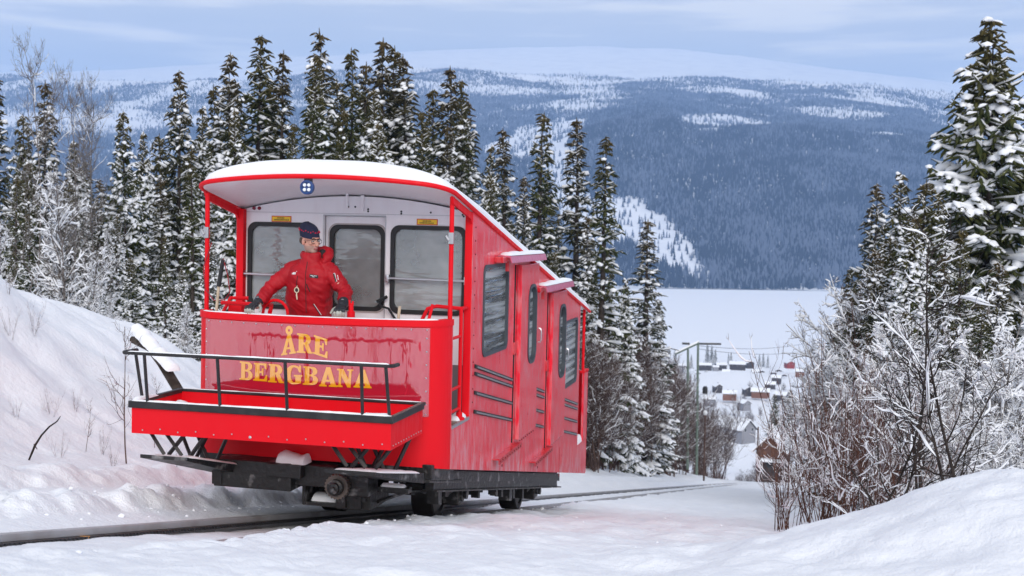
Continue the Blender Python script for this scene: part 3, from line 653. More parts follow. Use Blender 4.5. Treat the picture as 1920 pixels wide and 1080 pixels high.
# door hoods with snow
for a0, a1, zz in ((.92, 2.66, 1.955), (2.74, 4.50, 1.575)):
    mb = MB(); mb.prism([(XR, zz + .05), (XR + .13, zz + .035), (XR + .15, zz - .035), (XR + .138, zz - .035), (XR + .12, zz + .02), (XR, zz + .035)], [], lambda a, b, tt: (a, tt, b), a0, a1)
    hd = mb.build('door_hood', paint('pink_weathered_hood', (.60, .10, .18), .35, .5, .3), CAR, bevel=.004)
    mb = MB(); mb.add(*snow_strip([(XR + .065, y, zz + .042) for y in np.linspace(a0 + .01, a1, 26)], .135, .045, int(a0 * 10))); mb.build('snow', M_SNOW_S, hd, smooth=True)
    mb = MB(); mb.box((XR, a0 - .16, zz - .03), (XR + .10, a0 - .01, zz + .03), bev=.01); mb.build('hood_bracket', M_RED, CAR); mb = MB(); mb.box((XR + .05, a0 + .12, zz - .12), (XR + .09, a0 + .16, zz - .02)); mb.build('hood_hanger', M_RED, hd)
# lower panel seam
mb = MB(); mb.box((XR + .001, 4.50, .55 - .02), (XR + .004, 4.512, .56), fn=lambda x, y, z: (x, y, (z - .555) * 13 + .27 + sl(y))); mb.build('panel_seam', M_RED, CAR)

# cabin end wall facing the platform
def ceil_z(x, y):
    t_ = min(1, max(0, (y + 1.1) / 1.1)); return 2.41 + sl(y) + (.03 + .12 * t_ * t_ * (3 - 2 * t_)) * (1 - ((x - XC) / HW) ** 2)
wl = rrect(-1.115, 1.455, -.425, 2.265, .085, 8); wr = rrect(.346, 1.455, 1.062, 2.262, .085, 8); dh = [(-.345, .50), (.275, .50), (.275, 2.353), (-.345, 2.353)]
top = [(x, ceil_z(x, 0) - .02) for x in np.linspace(1.12, -1.19, 16)]
fe = lambda a, b, tt: (a, tt, b)
mb = MB(); mb.prism([(-1.19, .20), (1.12, .20)] + top, [wl, wr, dh], fe, 0, .035); EW = mb.build('end_wall', M_WHITE, CAR)
window(wl, fe, -.014, .03, M_RUB, EW, .026); window(wr, fe, -.014, .03, M_RUB, EW, .026)
dw = rrect(-.285, 1.465, .247, 2.255, .085, 8)
mb = MB(); mb.prism([(-.343, .515), (.273, .515), (.273, 2.35), (-.343, 2.35)], [grow(dw, .002)], fe, .045, .075); CD = mb.build('end_door', M_WHITE, CAR)
mb = MB(); mb.prism(grow(dw, .028), [grow(dw, .004)], fe, .034, .045); mb.build('door_window_surround', mat('taupe_surround', (.42, .38, .37), .4), CD, smooth=True)
window(dw, fe, .030, .08, M_RUB, CD, .026)
for zz in (1.93, 1.735, 1.585): mb = MB(); mb.tube([(-.25, .10, zz), (.22, .10, zz)], .007, 6); mb.build('window_bar', M_STEEL, CD)
mb = MB(); mb.box((-.352, -.004, .5), (-.345, 0, 2.36)); mb.box((.275, -.004, .5), (.282, 0, 2.36)); mb.box((-.352, -.004, 2.353), (.282, 0, 2.362)); mb.build('door_trim', M_GALV, CAR)
mb = MB(); mb.box((-1.18, -.004, 2.372), (1.12, -.0005, 2.376)); mb.build('wall_seam', M_GALV, EW)
mkp = mat('grey_kick_plate', (.17, .15, .16), .5)
for a_, b_ in ((.28, 1.115), (-1.18, -.36)): mb = MB(); mb.box((a_, -.006, .51), (b_, -.001, .98)); mb.build('kick_plate', mkp, CAR)
# stickers
for x0 in (-.885, .585):
    mb = MB(); mb.box((x0, -.004, 2.282), (x0 + .205, -.0005, 2.340)); st = mb.build('warning_sticker', mat('sticker_red_edge', (.6, .05, .02), .5), EW)
    mb = MB(); mb.box((x0 + .008, -.006, 2.290), (x0 + .197, -.0042, 2.332)); mb.build('sticker_face', M_YSTK, st)
    mb = MB()
    for x1_, x2_, zc in ((.06, .135, 2.320), (.03, .17, 2.302)):
        xx = x1_
        while xx < x2_: ww = random.uniform(.006, .014); mb.box((x0 + xx, -.0075, zc - .005), (x0 + xx + ww, -.0062, zc + .005)); xx += ww + .004
    mb.build('sticker_print', M_INK, st, kind='stuff')
for x0 in (-1.07, -1.015): mb = MB(); mb.lathe([(0, .018), (.012, .016), (.016, .006)], (x0, 0, 2.41), (0, -1, 0), 12); mb.build('red_marker_lamp', mat('dark_red_lens', (.20, .01, .03), .2), EW, smooth=True)
mb = MB()
for x0, z0 in ((.43, 2.405), (.43, 2.385), (.10, 2.42), (.10, 2.40), (.72, 2.40), (1.03, 2.385), (1.04, 2.37), (-.10, 2.44), (-.03, 2.44)): rivet(mb, (x0, 0, z0), (0, -1, 0), .010)
mb.build('bolt_heads', M_BLACK, EW, kind='stuff')
for a0, a1 in ((-1.185, -.40), (.30, 1.11)):
    mb = MB(); mb.tube([(a0, -.05, 1.775), (a1, -.05, 1.77)], .012, 8)
    for q in (a0 + .02, a1 - .02): mb.box((q - .018, -.07, 1.735), (q + .018, -.0, 1.81), bev=.004)
    mb.build('window_guard_bar', M_STEEL, CAR, smooth=True)
mb = MB(); mb.tube([(.28, -.02, 1.57), (.25, -.08, 1.55), (.28, -.10, 1.51), (.34, -.06, 1.49), (.42, -.03, 1.36)], .012, 6); mb.tube([(.22, -.05, 1.55), (.32, -.05, 1.60)], .016, 6); mb.build('door_latch', M_RUB, CAR, smooth=True)
# corner posts of the cabin and front posts
for x0, x1 in ((XL, XL + .075), (XR - .075, XR)):
    mb = MB(); mb.box((x0 + .002, -.072, .512), (x1 - .002, -.002, 2.40), bev=.006); mb.build('corner_post', M_REDC, CAR)
for px_, py_, r_ in ((-1.165, -.76, .021), (1.118, -.66, .021)):
    mb = MB(); mb.tube([(px_, py_, 1.44), (px_, py_, 2.53)], r_, 12); cp = mb.build('canopy_post', M_REDC, CAR, smooth=True)
    mb = MB(); mb.box((px_ - .02, py_ - .035, 2.12), (px_ + .025, py_ - .015, 2.22), bev=.004); mb.tube([(px_ - .04, py_ - .03, 2.19), (px_ - .01, py_ - .04, 2.15)], .012, 6); mb.build('clamp', M_GALV, cp)
# roof: ceiling sheet, red edge, snow
fp = front_path(.0, 10, 30); ring = fp + [(XL, y) for y in np.linspace(-.4, 6.62, 14)] + [(XR, y) for y in np.linspace(6.62, -.4, 14)]
ys = sorted(set([round(p[1], 4) for p in fp])); 
def span(y, off=0.0):
    if y >= -.68: return XL - off, XR + off
    Pp = front_path(off, 24, 80); xs_ = []
    for (x0, y0), (x1, y1) in zip(Pp[:-1], Pp[1:]):
        if (y0 - y) * (y1 - y) <= 0 and y0 != y1: xs_.append(x0 + (x1 - x0) * (y - y0) / (y1 - y0))
    if len(xs_) < 2: return XC - .02, XC + .02
    return min(xs_), max(xs_)
def sheet_grid(ylist, zf, off, nx=25, w_in=0.0):
    V = []
    for y in ylist:
        a, b = span(y, off)
        a += w_in; b -= w_in
        for i in range(nx): x = a + (b - a) * i / (nx - 1); V.append((x, y, zf(x, y, (x - a) / max(1e-6, b - a))))
    return V, nx
ylist = [-1.1045, -1.10, -1.085, -1.06, -1.03, -1.0, -.97, -.93, -.88, -.83, -.78, -.73, -.68] + list(np.linspace(-.6, 6.62, 30))
def slab(ylist, zlo, zhi, off=0.0, nx=25, w_in=0.0):
    V1, _ = sheet_grid(ylist, zlo, off, nx, w_in); V2, _ = sheet_grid(ylist, zhi, off, nx, w_in); n = len(ylist); m = n * nx; V = V1 + V2; Fc = []
    for i in range(n - 1):
        for j in range(nx - 1):
            a, b, c, d = i * nx + j, i * nx + j + 1, (i + 1) * nx + j + 1, (i + 1) * nx + j; Fc.append((a, b, c, d)); Fc.append((a + m, d + m, c + m, b + m))
    for i in range(n - 1):
        a, d = i * nx, (i + 1) * nx; Fc.append((a, d, d + m, a + m)); a, d = i * nx + nx - 1, (i + 1) * nx + nx - 1; Fc.append((a, a + m, d + m, d))
    for j in range(nx - 1):
        Fc.append((j, j + m, j + 1 + m, j + 1)); q = (n - 1) * nx; Fc.append((q + j, q + j + 1, q + j + 1 + m, q + j + m))
    return V, Fc
mb = MB(); mb.add(*slab(ylist, lambda x, y, t_: ceil_z(x, y), lambda x, y, t_: ceil_z(x, y) + .03)); ROOF = mb.build('roof', M_WHITE, CAR, smooth=True)
mb = MB(); pth = front_path(.012, 12, 40); mb.tube([(XR + .012, 6.60, ceil_z(XR, 6.60) + .005)] + [(XR + .012, y, ceil_z(XR, y) + .005) for y in (4, 2, .5)] + [(x, y, ceil_z(x, y) + .008) for x, y in pth] + [(XL - .012, y, ceil_z(XL, y) + .005) for y in (.5, 2, 4, 6.60)], .021, 8); mb.build('roof_edge', M_REDC, ROOF, smooth=True)
for x0, x1 in ((XL + .004, XL + .024), (XR - .024, XR - .004)):
    mb = MB(); mb.prism([(-.74, 2.385 + sl(-.74)), (-.075, 2.385 + sl(-.075)), (-.075, 2.30), (-.12, 2.325 + sl(-.1)), (-.70, 2.325 + sl(-.70))], [], fs, x0, x1); mb.build('canopy_side_beam', M_REDC, CAR)
def snowtop(x, y, t_):
    e_ = min(1, max(0, 1 - abs(2 * t_ - 1) ** 2.6)); ed = min(1, max(0.0, (y + 1.12) / .34)); f = math.sqrt(max(0, 1 - (1 - ed) ** 2))
    n_ = float(fbm(np.array([x * 1.2 + 3]), np.array([y * 1.2]))[0]) - .5
    return ceil_z(x, y) + .032 + (.012 + .034 * min(1, max(0, y + .6)) + (.172 + .03 * n_) * e_ ** .50) * (.12 + .88 * f)
yl2 = [-1.10, -1.098, -1.09, -1.075, -1.06, -1.04, -1.01, -.98, -.95, -.91, -.87, -.82, -.77, -.72, -.68] + list(np.linspace(-.6, 6.66, 50))
mb = MB(); mb.add(*slab(yl2, lambda x, y, t_: ceil_z(x, y) + .031, snowtop, .0, 49, .008)); mb.build('roof_snow', M_SNOW_S, ROOF, smooth=True)
# headlamp
mb = MB(); mb.lathe([(0, .062), (.03, .062), (.035, .056), (.035, .046), (.02, .044)], (-.045, -1.10, 2.58), (0, -1, 0), 24); HL = mb.build('headlamp', M_BLUE, CAR, smooth=True)
for dx in (-.02, .02):
    for dz in (-.02, .02): mb = MB(); mb.lathe([(0, .0165), (.008, .014), (.010, .004)], (-.045 + dx, -1.125, 2.58 + dz), (0, -1, 0), 10); mb.build('lamp_lens', M_LENS, HL, smooth=True)
mb = MB(); mb.box((-.075, -1.115, 2.60), (-.015, -1.07, 2.68)); mb.build('bracket', M_BLACK, HL)
mb = MB(); mb.box((-.12, -.02, 2.43), (-.10, 0.0, 2.57)); mb.build('cable_cover', M_WHITE, EW); mb = MB(); mb.box((.03, -.02, 2.40), (.06, 0, 2.55)); mb.build('cable_cover', M_WHITE, EW)
# platform floor, cabin floor, interior
mb = MB(); mb.box((XL + .04, -.66, .47), (XR - .01, .0, .51)); mb.box((-.9, -1.0, .471), (.83, -.66, .509)); mb.build('platform_floor', M_FLOOR, CAR)
mb = MB(); mb.box((XR - .012, -.655, .488), (XR + .006, -.075, .514)); mb.build('floor_edge', M_GALV, CAR)
mb = MB(); mb.add(*snow_strip([(XR - .08, y, .512) for y in np.linspace(-.35, -.08, 10)], .12, .05, 5)); mb.build('floor_snow', M_SNOW_S, CAR, smooth=True)
mb = MB(); mb.box((XL + .04, .04, .40), (XR - .04, 2.0, .44)); mb.box((XL + .04, 2.0, .04), (XR - .04, 4.0, .08)); mb.box((XL + .04, 4.0, -.36), (XR - .04, 5.85, -.32)); mb.box((XL + .04, 5.85, -.84), (XR - .04, 6.6, -.80)); mb.build('cabin_floor', M_FLOOR, CAR)
for y0, z0 in ((1.1, .44), (2.9, .08), (4.9, -.32)):
    mb = MB(); mb.box((XL + .05, y0, z0), (.45, y0 + .42, z0 + .45), bev=.02); mb.box((XL + .05, y0 + .42, z0 + .2), (.45, y0 + .50, z0 + .95), bev=.02); mb.build('bench', M_SEAT, CAR)
for a_ in (-.85, .16): mb = MB(); mb.tube([(a_, .7, .44), (a_, .7, 2.22)], .024, 8); mb.build('cabin_pole', M_RED, CAR, smooth=True)
rw = rrect(-1.0, .25, -.4, 1.0, .09); rw2 = rrect(.35, .25, .95, 1.0, .09)
mb = MB(); mb.prism([(-1.19, -.85), (1.12, -.85), (1.12, ceil_z(1.12, 5.85) - .02), (XC, ceil_z(XC, 5.85) - .005), (-1.19, ceil_z(-1.19, 5.85) - .02)], [rw, rw2, [(-.3, -.30), (.25, -.30), (.25, 1.0), (-.3, 1.0)]], fe, 5.80, 5.84); mb.build('rear_wall', M_WHITE, CAR)
# rear platform: post, back panel
for x0 in (XL + .05, XR - .04): mb = MB(); mb.tube([(x0, 6.42, .17), (x0, 6.42, 1.14)], .022, 10); mb.build('canopy_post', M_REDC, CAR, smooth=True)
mb = MB(); mb.box((XL, 6.622, -1.33), (XR, 6.65, .19)); mb.box((XR - .06, 6.3, .19), (XR + .01, 6.66, .22)); mb.build('rear_panel', M_REDC, CAR)
mb = MB(); mb.add(*snow_strip([(XR - .05, y, -.80) for y in np.linspace(5.9, 6.3, 10)], .09, .11, 15)); mb.build('floor_snow', M_SNOW_S, CAR, smooth=True)
# gate ladder between panel and cabin
mb = MB(); G_ = XR - .04
mb.tube([(.75, -.30, 1.42), (.80, -.30, 1.52), (.88, -.28, 1.545), (G_, -.27, 1.53), (G_, -.02, 1.53)], .018, 8); mb.tube([(G_, -.27, 1.53), (G_, -.27, .58)], .018, 8)
for zz in (1.28, .82, .62): mb.tube([(G_, -.27, zz), (G_, -.60, zz)], .014, 8)
mb.lathe([(0, .05), (.02, .05), (.03, .03), (.07, .028)], (G_, -.27, .512), (0, 0, 1), 12); mb.build('gate_ladder', M_REDC, CAR, smooth=True)
# control gear on the platform
mb = MB(); mb.tube([(XL + .10, -.55, 1.52), (-.55, -.70, 1.525), (-.50, -.85, 1.47)], .020, 8); mb.tube([(XL + .06, -.45, 1.42), (XL + .06, -.3, 1.55), (-1.0, -.25, 1.55)], .018, 8); mb.box((XL + .06, -.35, 1.36), (XL + .2, -.25, 1.50), bev=.01); mb.build('control_rail', M_REDC, CAR, smooth=True)
mb = MB(); mb.tube([(-.47 + .12 * math.cos(rad(a)), -.80, 1.46 + .12 * math.sin(rad(a))) for a in range(0, 360, 20)] + [(-.35, -.80, 1.46)], .014, 8); mb.build('handwheel', M_REDC, CAR, smooth=True)
mb = MB(); mb.lathe([(0, .035), (.05, .035), (.055, .022), (.12, .020), (.122, .012)], (.30, -.93, 1.465), (0, 0, 1), 12); mb.tube([(.285, -.93, 1.57), (.285, -.93, 1.615)], .009, 6); mb.tube([(.315, -.93, 1.57), (.315, -.93, 1.605)], .009, 6); mb.build('red_valve', M_REDC, CAR, smooth=True)
mb = MB(); mb.tube([(-1.02, -.88, 1.30), (-.985, -.88, 1.70)], .013, 8); LV = mb.build('lever', M_WOOD, CAR, smooth=True)
mb = MB(); mb.tube([(-.986, -.88, 1.69), (-.945, -.88, 1.93)], [.021, .017], 8); mb.build('lever_grip', M_RUB, LV, smooth=True)
mb = MB(); mb.tube([(-1.10, -.80, 2.08), (-1.17, -.82, 1.85), (-1.14, -.84, 1.66), (-1.04, -.86, 1.56), (-.93, -.87, 1.57), (-.88, -.87, 1.64), (-.90, -.88, 1.80), (-.944, -.88, 1.94)], .005, 5); mb.build('red_cord', M_SEAT, LV, smooth=True)
mb = MB(); mb.tube([(.705, -.90, 1.30), (.735, -.90, 1.575)], .013, 8); mb.build('wooden_stick', M_WOOD, CAR, smooth=True)
mb = MB(); mb.tube([(.975, -.88, 1.40), (1.025, -.88, 1.60)], .014, 8); mb.build('red_lever', M_REDC, CAR, smooth=True)

# luggage tray on the front
TX0, TX1, TY0, TY1, TZ0, TZ1 = -1.20, 1.035, -1.95, -1.14, .525, .765
TRAY = mb = None
mb = MB(); th = .012
mb.box((TX0, TY0, TZ0), (TX1, TY0 + th, TZ1 + .002)); mb.box((TX0, TY1 - th, TZ0), (TX1, TY1, TZ1 + .002)); mb.box((TX0, TY0 + th, TZ0), (TX0 + th, TY1 - th, TZ1 + .001)); mb.box((TX1 - th, TY0 + th, TZ0), (TX1, TY1 - th, TZ1 + .001)); mb.box((TX0 + th, TY0 + th, TZ0 + .01), (TX1 - th, TY1 - th, TZ0 + .03))
TRAY = mb.build('front_tray', M_REDC, CAR)
mb = MB(); e_ = .022
for lo, hi in (((TX0 - e_, TY0 - e_, TZ1 - .03), (TX1 + e_, TY0 + .02, TZ1 + .028)), ((TX0 - e_, TY1 - .02, TZ1), (TX1 + e_, TY1 + .02, TZ1 + .026)), ((TX0 - e_, TY0 + .02, TZ1 - .012), (TX0 + .02, TY1 - .02, TZ1 + .027)), ((TX1 - .02, TY0 + .02, TZ1 - .03), (TX1 + e_, TY1 - .02, TZ1 + .027))): mb.box(lo, hi, bev=.008)
mb.build('tray_edge', M_BLACK, TRAY)
mb = MB(); mb.add(*snow_strip([(x, TY0 + .005, TZ1 + .027) for x in np.linspace(TX0, TX1, 70)], .045, .016, 21)); mb.add(*snow_strip([(TX0 + .02, y, TZ1 + .026) for y in np.linspace(TY0, TY0 + .35, 10)], .06, .035, 23)); mb.add(*snow_strip([(x, TY1, TZ1 + .024) for x in np.linspace(TX0, TX1, 60)], .03, .008, 24)); mb.add(*snow_strip([(x, TY0 + .03, TZ1 + .024) for x in np.linspace(.80, 1.0, 14)], .06, .022, 26)); mb.add(*snow_strip([(x, TY1 - .15, TZ0 + .03) for x in np.linspace(TX0 + .02, TX0 + .3, 12)], .3, .16, 25)); mb.build('snow', M_SNOW_S, TRAY, smooth=True)
mbr = MB()
for i, x in enumerate(np.linspace(TX0 + .1, TX1 - .07, 14)): rivet(mbr, (x, TY0 - .001, TZ0 + .03 + .015 * (i % 2)), (0, -1, 0), .007 if i != 6 else .013)
for y in np.linspace(TY0 + .05, TY1 - .05, 12): rivet(mbr, (TX1 + .001, y, TZ0 + .03), (1, 0, 0), .006)
mbr.build('rivets', M_STEEL, TRAY, kind='stuff')
rt = 1.19; ry = TY0 - .06
mb = MB(); mb.tube([(TX0 - .05, TY0 + .16, rt), (TX0 - .055, ry + .03, rt), (TX0 - .035, ry, rt), (TX1, ry, rt), (TX1 + .025, ry + .02, rt), (TX1 + .03, TY0 + .06, rt)], .016, 8); RAIL = mb.build('tray_railing', M_BLACK, CAR, smooth=True)
for (a, b) in (((TX0 + .02, TY0 + .13, TZ1 + .02), (TX0 - .05, TY0 + .13, rt)), ((-1.055, TY0, TZ1), (-1.055, ry, rt)), ((-.41, TY0, TZ1), (-.41, ry, rt)), ((.17, TY0, TZ1), (.17, ry, rt)), ((.80, TY0, TZ1), (.805, ry, rt)), ((1.015, TY0 + .02, TZ1), (1.0, ry + .01, rt))):
    mb = MB(); mb.tube([a, b], .0135, 8); mb.build('railing_post', M_BLACK, RAIL, smooth=True)
mb = MB(); mb.add(*snow_strip([(x, ry, rt + .013) for x in np.linspace(TX0, TX1, 80)], .022, .010, 31)); mb.build('railing_snow', M_SNOW_S, RAIL, smooth=True)
# tray supports
for cx_, sg in ((-.88, -1), (.73, 1)):
    for yy in (-1.78, -1.32):
        zb = .33 if sg < 0 else .34; zb -= (yy + 1.78) * .26
        for a, b in (((cx_ - .26, yy, TZ0), (cx_ - .12, yy, zb)), ((cx_ + .08, yy, TZ0), (cx_ - .08, yy, zb)), ((cx_ + .26, yy, TZ0), (cx_ + .12, yy, zb)), ((cx_ - .12, yy, TZ0), (cx_ + .04, yy, zb))):
            mb = MB(); mb.tube([a, b], .019, 4); mb.build('tray_strut', M_BLACK, CAR)
    mb = MB()
    y0, y1 = -1.95, -1.05
    za = .355 if sg < 0 else .345; zb = .12 if sg < 0 else .17
    mb.add(*(lambda lo, hi: ([(lo[0], y0, za), (hi[0] - .12, y0, za), (hi[0], y1, zb), (lo[0] + .25, y1, zb), (lo[0], y0, za - .03), (hi[0] - .12, y0, za - .03), (hi[0], y1, zb - .09), (lo[0] + .25, y1, zb - .09)], [(0, 1, 2, 3), (7, 6, 5, 4), (0, 4, 5, 1), (1, 5, 6, 2), (2, 6, 7, 3), (3, 7, 4, 0)]))((cx_ - .24, 0), (cx_ + .30, 0)))
    mb.build('foot_plate', M_GRIME, CAR)
    mb = MB()
    for q in np.linspace(-.12, .16, 4): mb.add(*snow_strip([(cx_ + q + .1 * (y - y0), y, za + (zb - za) * (y - y0) / (y1 - y0)) for y in np.linspace(y0 + .03, y1 - .1, 16)], .15, .022, int(50 + q * 40)))
    mb.build('foot_plate_snow', M_SNOW_S, CAR, smooth=True)
# running gear
slf = lambda x, y, z: (x, y, z + sl(y))
mb = MB()
mb.box((XL + .10, -.95, -.10), (XR - .08, -.25, .03), fn=slf, bev=.01)
for x0 in (-1.02, .90): mb.box((x0, -.6, -.20), (x0 + .08, 5.3, -.005), fn=slf, bev=.006); mb.box((x0 - .03, -.6, -.215), (x0 + .11, 5.45, -.200), fn=slf)
mb.box((.72, .1, -.16), (.90, 2.3, -.03), fn=slf); mb.box((.70, 2.9, -.18), (.90, 5.0, -.03), fn=slf); mb.box((XL + .15, -.2, -.12), (XR - .12, 5.2, -.02), fn=slf)
mb.build('chassis', M_GRIME, CAR)
mb = MB(); mb.box((-.80, -1.30, -.02), (-.08, -1.05, .22), bev=.01); mb.box((-.81, -1.31, .0), (-.72, -1.29, .20)); mb.box((-.08, -1.22, .02), (.28, -1.0, .20), bev=.01); mb.box((.28, -1.26, -.03), (.60, -1.0, .17), bev=.01); mb.box((-.30, -1.325, .10), (.02, -1.23, .215), bev=.01); mb.build('buffer_beam', M_GRIME, CAR)
mb = MB(); mb.add(*snow_strip([(x, -1.20, .215) for x in np.linspace(-.24, .04, 18)], .18, .12, 77)); mb.build('beam_snow', M_SNOW_S, CAR, smooth=True)
mb = MB(); n = 22; pr = []
for i in range(n * 2): a = math.pi * i / n; r_ = .098 if i % 2 else .110; pr.append((.35 + r_ * math.cos(a), .06 + r_ * math.sin(a)))
mb.prism(pr, [], fe, -1.34, -1.28); mb.build('gear_disc', M_RUST, CAR)
mb = MB(); mb.lathe([(0, .07), (.04, .07), (.05, .05), (.07, .045), (.075, .02), (.09, .018)], (.35, -1.34, .06), (0, -1, 0), 16); mb.build('gear_hub', M_GRIME, CAR, smooth=True)
mb = MB(); mb.box((-.06, -1.10, -.17), (-.03, -.75, .02)); mb.box((-.06, -1.08, -.18), (.28, -.75, -.15)); mb.box((-.06, -.80, -.17), (.28, -.75, .05)); mb.box((.26, -1.12, -.18), (.58, -.65, .0), bev=.01); mb.box((.30, -1.14, -.10), (.54, -1.12, -.06)); mb.box((.33, -1.15, -.16), (.36, -1.12, -.02)); mb.box((.47, -1.15, -.16), (.50, -1.12, -.02)); mb.tube([(.60, -1.0, -.12), (.75, -.6, -.10), (.80, .2, -.26)], .018, 6); mb.build('brake_box', M_GRIME, CAR)
mb = MB(); mb.add(*snow_strip([(x, -.92, -.15) for x in np.linspace(-.02, .24, 14)], .22, .07, 78)); mb.build('brake_box_snow', M_SNOW_S, CAR, smooth=True)
# small hanging fittings under the floor
mb = MB(); rs_ = np.random.default_rng(9)
for i in range(46):
    y = rs_.uniform(-.4, 5.1); x = rs_.choice([rs_.uniform(.55, .95), rs_.uniform(-.95, -.5)]); w_ = rs_.uniform(.02, .07); h_ = rs_.uniform(.04, .16)
    mb.box((x - w_, y - w_, -.20 - h_), (x + w_, y + w_, -.17), fn=slf, bev=.004)
mb.build('underfloor_fittings', M_GRIME, CAR, kind='stuff')
for yy in (.85, 4.56):
    zr = -.53 + sl(yy)
    mb = MB(); mb.tube([(-.9, yy, zr + .27), (.9, yy, zr + .27)], .05, 12); ax_ = mb.build('axle', M_GRIME, CAR, smooth=True)
    for xw, sg in ((.5, 1), (-.5, -1)):
        mb = MB(); mb.lathe([(-.115, .10), (-.115, .26), (-.10, .275), (.10, .275), (.115, .262), (.12, .20), (.10, .18), (.10, .09), (.15, .08), (.15, .03)], (xw * 1.0, yy, zr + .275), (sg, 0, 0), 36); mb.build('wheel', mat('worn_wheel', (.03, .026, .024), .45, metal=.4, bump=(20, .4, .006)), ax_, smooth=True)
    for x0 in (.66, -.84):
        mb = MB(); mb.box((x0, yy - .12, zr + .17), (x0 + .18, yy + .12, zr + .42), bev=.02); mb.box((x0 + .02, yy - .38, zr + .32), (x0 + .14, yy + .38, zr + .37), bev=.01); mb.build('axle_box', M_GRIME, CAR)
    mb = MB(); mb.lathe([(0, .05), (.03, .05), (.04, .02)], (.84, yy, zr + .29), (1, 0, 0), 10); mb.build('axle_cap', M_GRIME, CAR)
# skirt-side step frame at front right of the running gear
mb = MB(); mb.box((.62, -1.08, -.02), (XR - .25, -.98, .03), bev=.01); mb.box((.60, -.95, -.13), (XR - .10, .1, -.10), fn=slf, bev=.008); mb.build('step_frame', M_GRIME, CAR)
mb = MB(); mb.add(*snow_strip([(x, -1.03, .032) for x in np.linspace(.64, .86, 14)], .08, .025, 81)); mb.build('step_snow', M_SNOW_S, CAR, smooth=True)

# ------------------------------------------------------------------ the track
TRK = empty('railway_track', label='narrow railway track running downhill through cleared snow under the car', cat='railway track'); TRK.matrix_world = CARM
def rail_z(y): return -.53 + sl(y)
for xr in (-.5, .5):
    mb = MB()
    prof = [(-.055, -.13), (.055, -.13), (.055, -.118), (.010, -.10), (.010, -.056), (.034, -.046), (.034, -.004), (.028, 0), (-.028, 0), (-.034, -.004), (-.034, -.046), (-.010, -.056), (-.010, -.10), (-.055, -.118)]
    ysr = list(np.linspace(-13, 40, 40)) + list(np.linspace(44, 124, 20)); V = []; Fc = []; k = len(prof)
    for y in ysr:
        xx = .0004 * max(0, y - 60) ** 2
        for a, b in prof: V.append((xr + a + xx, y, rail_z(y) + b))
    for i in range(len(ysr) - 1):
        for j in range(k): Fc.append((i * k + j, i * k + (j + 1) % k, (i + 1) * k + (j + 1) % k, (i + 1) * k + j))
    Fc.append(tuple(range(k))); Fc.append(tuple((len(ysr) - 1) * k + j for j in range(k)))
    mb.add(V, Fc); mb.build('rail', mat('rail_steel', (.40, .39, .40), .45, metal=.1, bump=(30, .2, .002), var=((.27, .24, .23), 3, .45, .75)), TRK)
sleeper = None
mb = MB(); mb.box((-.85, -.10, -.135), (.85, .10, -.0), bev=.01); msl = mb.build('sleeper', mat('snowy_sleeper', (.08, .06, .05), .8, var=((.75, .76, .8), 6, .40, .5)), TRK)
for i in range(150):
    y = -12.6 + i * .68
    o = msl if i == 0 else msl.copy()
    if i: COL.objects.link(o); o.parent = TRK
    o.location = (.0004 * max(0, y - 60) ** 2, y, rail_z(y) - .135); o.rotation_euler = (-math.atan(S), 0, 0)
# haul rope lying beside the rail (ribbed, dark) and its guide
mb = MB(); mb.tube([(-.415, y, rail_z(y) - .058) for y in np.linspace(-13, 60, 60)], .011, 8)
mb.build('haul_rope', M_BLACK, TRK, smooth=True)
mb = MB()
for i in range(330):
    y = -12 + i * .045; mb.box((-.428, y, -.070), (-.400, y + .014, -.048), fn=lambda x, yy, z: (x, yy, rail_z(yy) + z))
mb.build('rope_ribs', M_BLACK, TRK, kind='stuff')
mb = MB(); mb.box((-.46, -13, -.07), (-.44, 3, -.05), fn=lambda x, y, z: (x, y, rail_z(y) + z)); mb.build('guide_strip', M_RUST, TRK)
# ------------------------------------------------------------------ the driver
PER = empty('person', label='man in a red jacket, dark knit hat and glasses leaning on the front rail', cat='person'); PER.matrix_world = CARM
def ball(mb, c, r, rot=None, seg=16, ring=10):
    V = []; Fc = []; c = Vector(c)
    for i in range(ring + 1):
        th = math.pi * i / ring
        for j in range(seg):
            ph = 2 * math.pi * j / seg; p = Vector((r[0] * math.sin(th) * math.cos(ph), r[1] * math.sin(th) * math.sin(ph), r[2] * math.cos(th)))
            if rot is not None: p = rot @ p
            V.append(c + p)
    for i in range(ring):
        for j in range(seg): Fc.append((i * seg + j, (i + 1) * seg + j, (i + 1) * seg + (j + 1) % seg, i * seg + (j + 1) % seg))
    mb.add(V, Fc)
def chain(mb, pts, radii, k=14):
    """rounded tapering limb through points, finely sampled"""
    P_ = [Vector(p) for p in pts]; Q = []; R_ = []
    for i in range(len(P_) - 1):
        for j in range(5): t = j / 5; Q.append(P_[i].lerp(P_[i + 1], t)); R_.append(radii[i] * (1 - t) + radii[i + 1] * t)
    Q.append(P_[-1]); R_.append(radii[-1]); mb.tube(Q, R_, k)
    ball(mb, P_[0], (radii[0],) * 3); ball(mb, P_[-1], (radii[-1],) * 3)
    for i in range(1, len(P_) - 1): ball(mb, P_[i], (radii[i],) * 3)
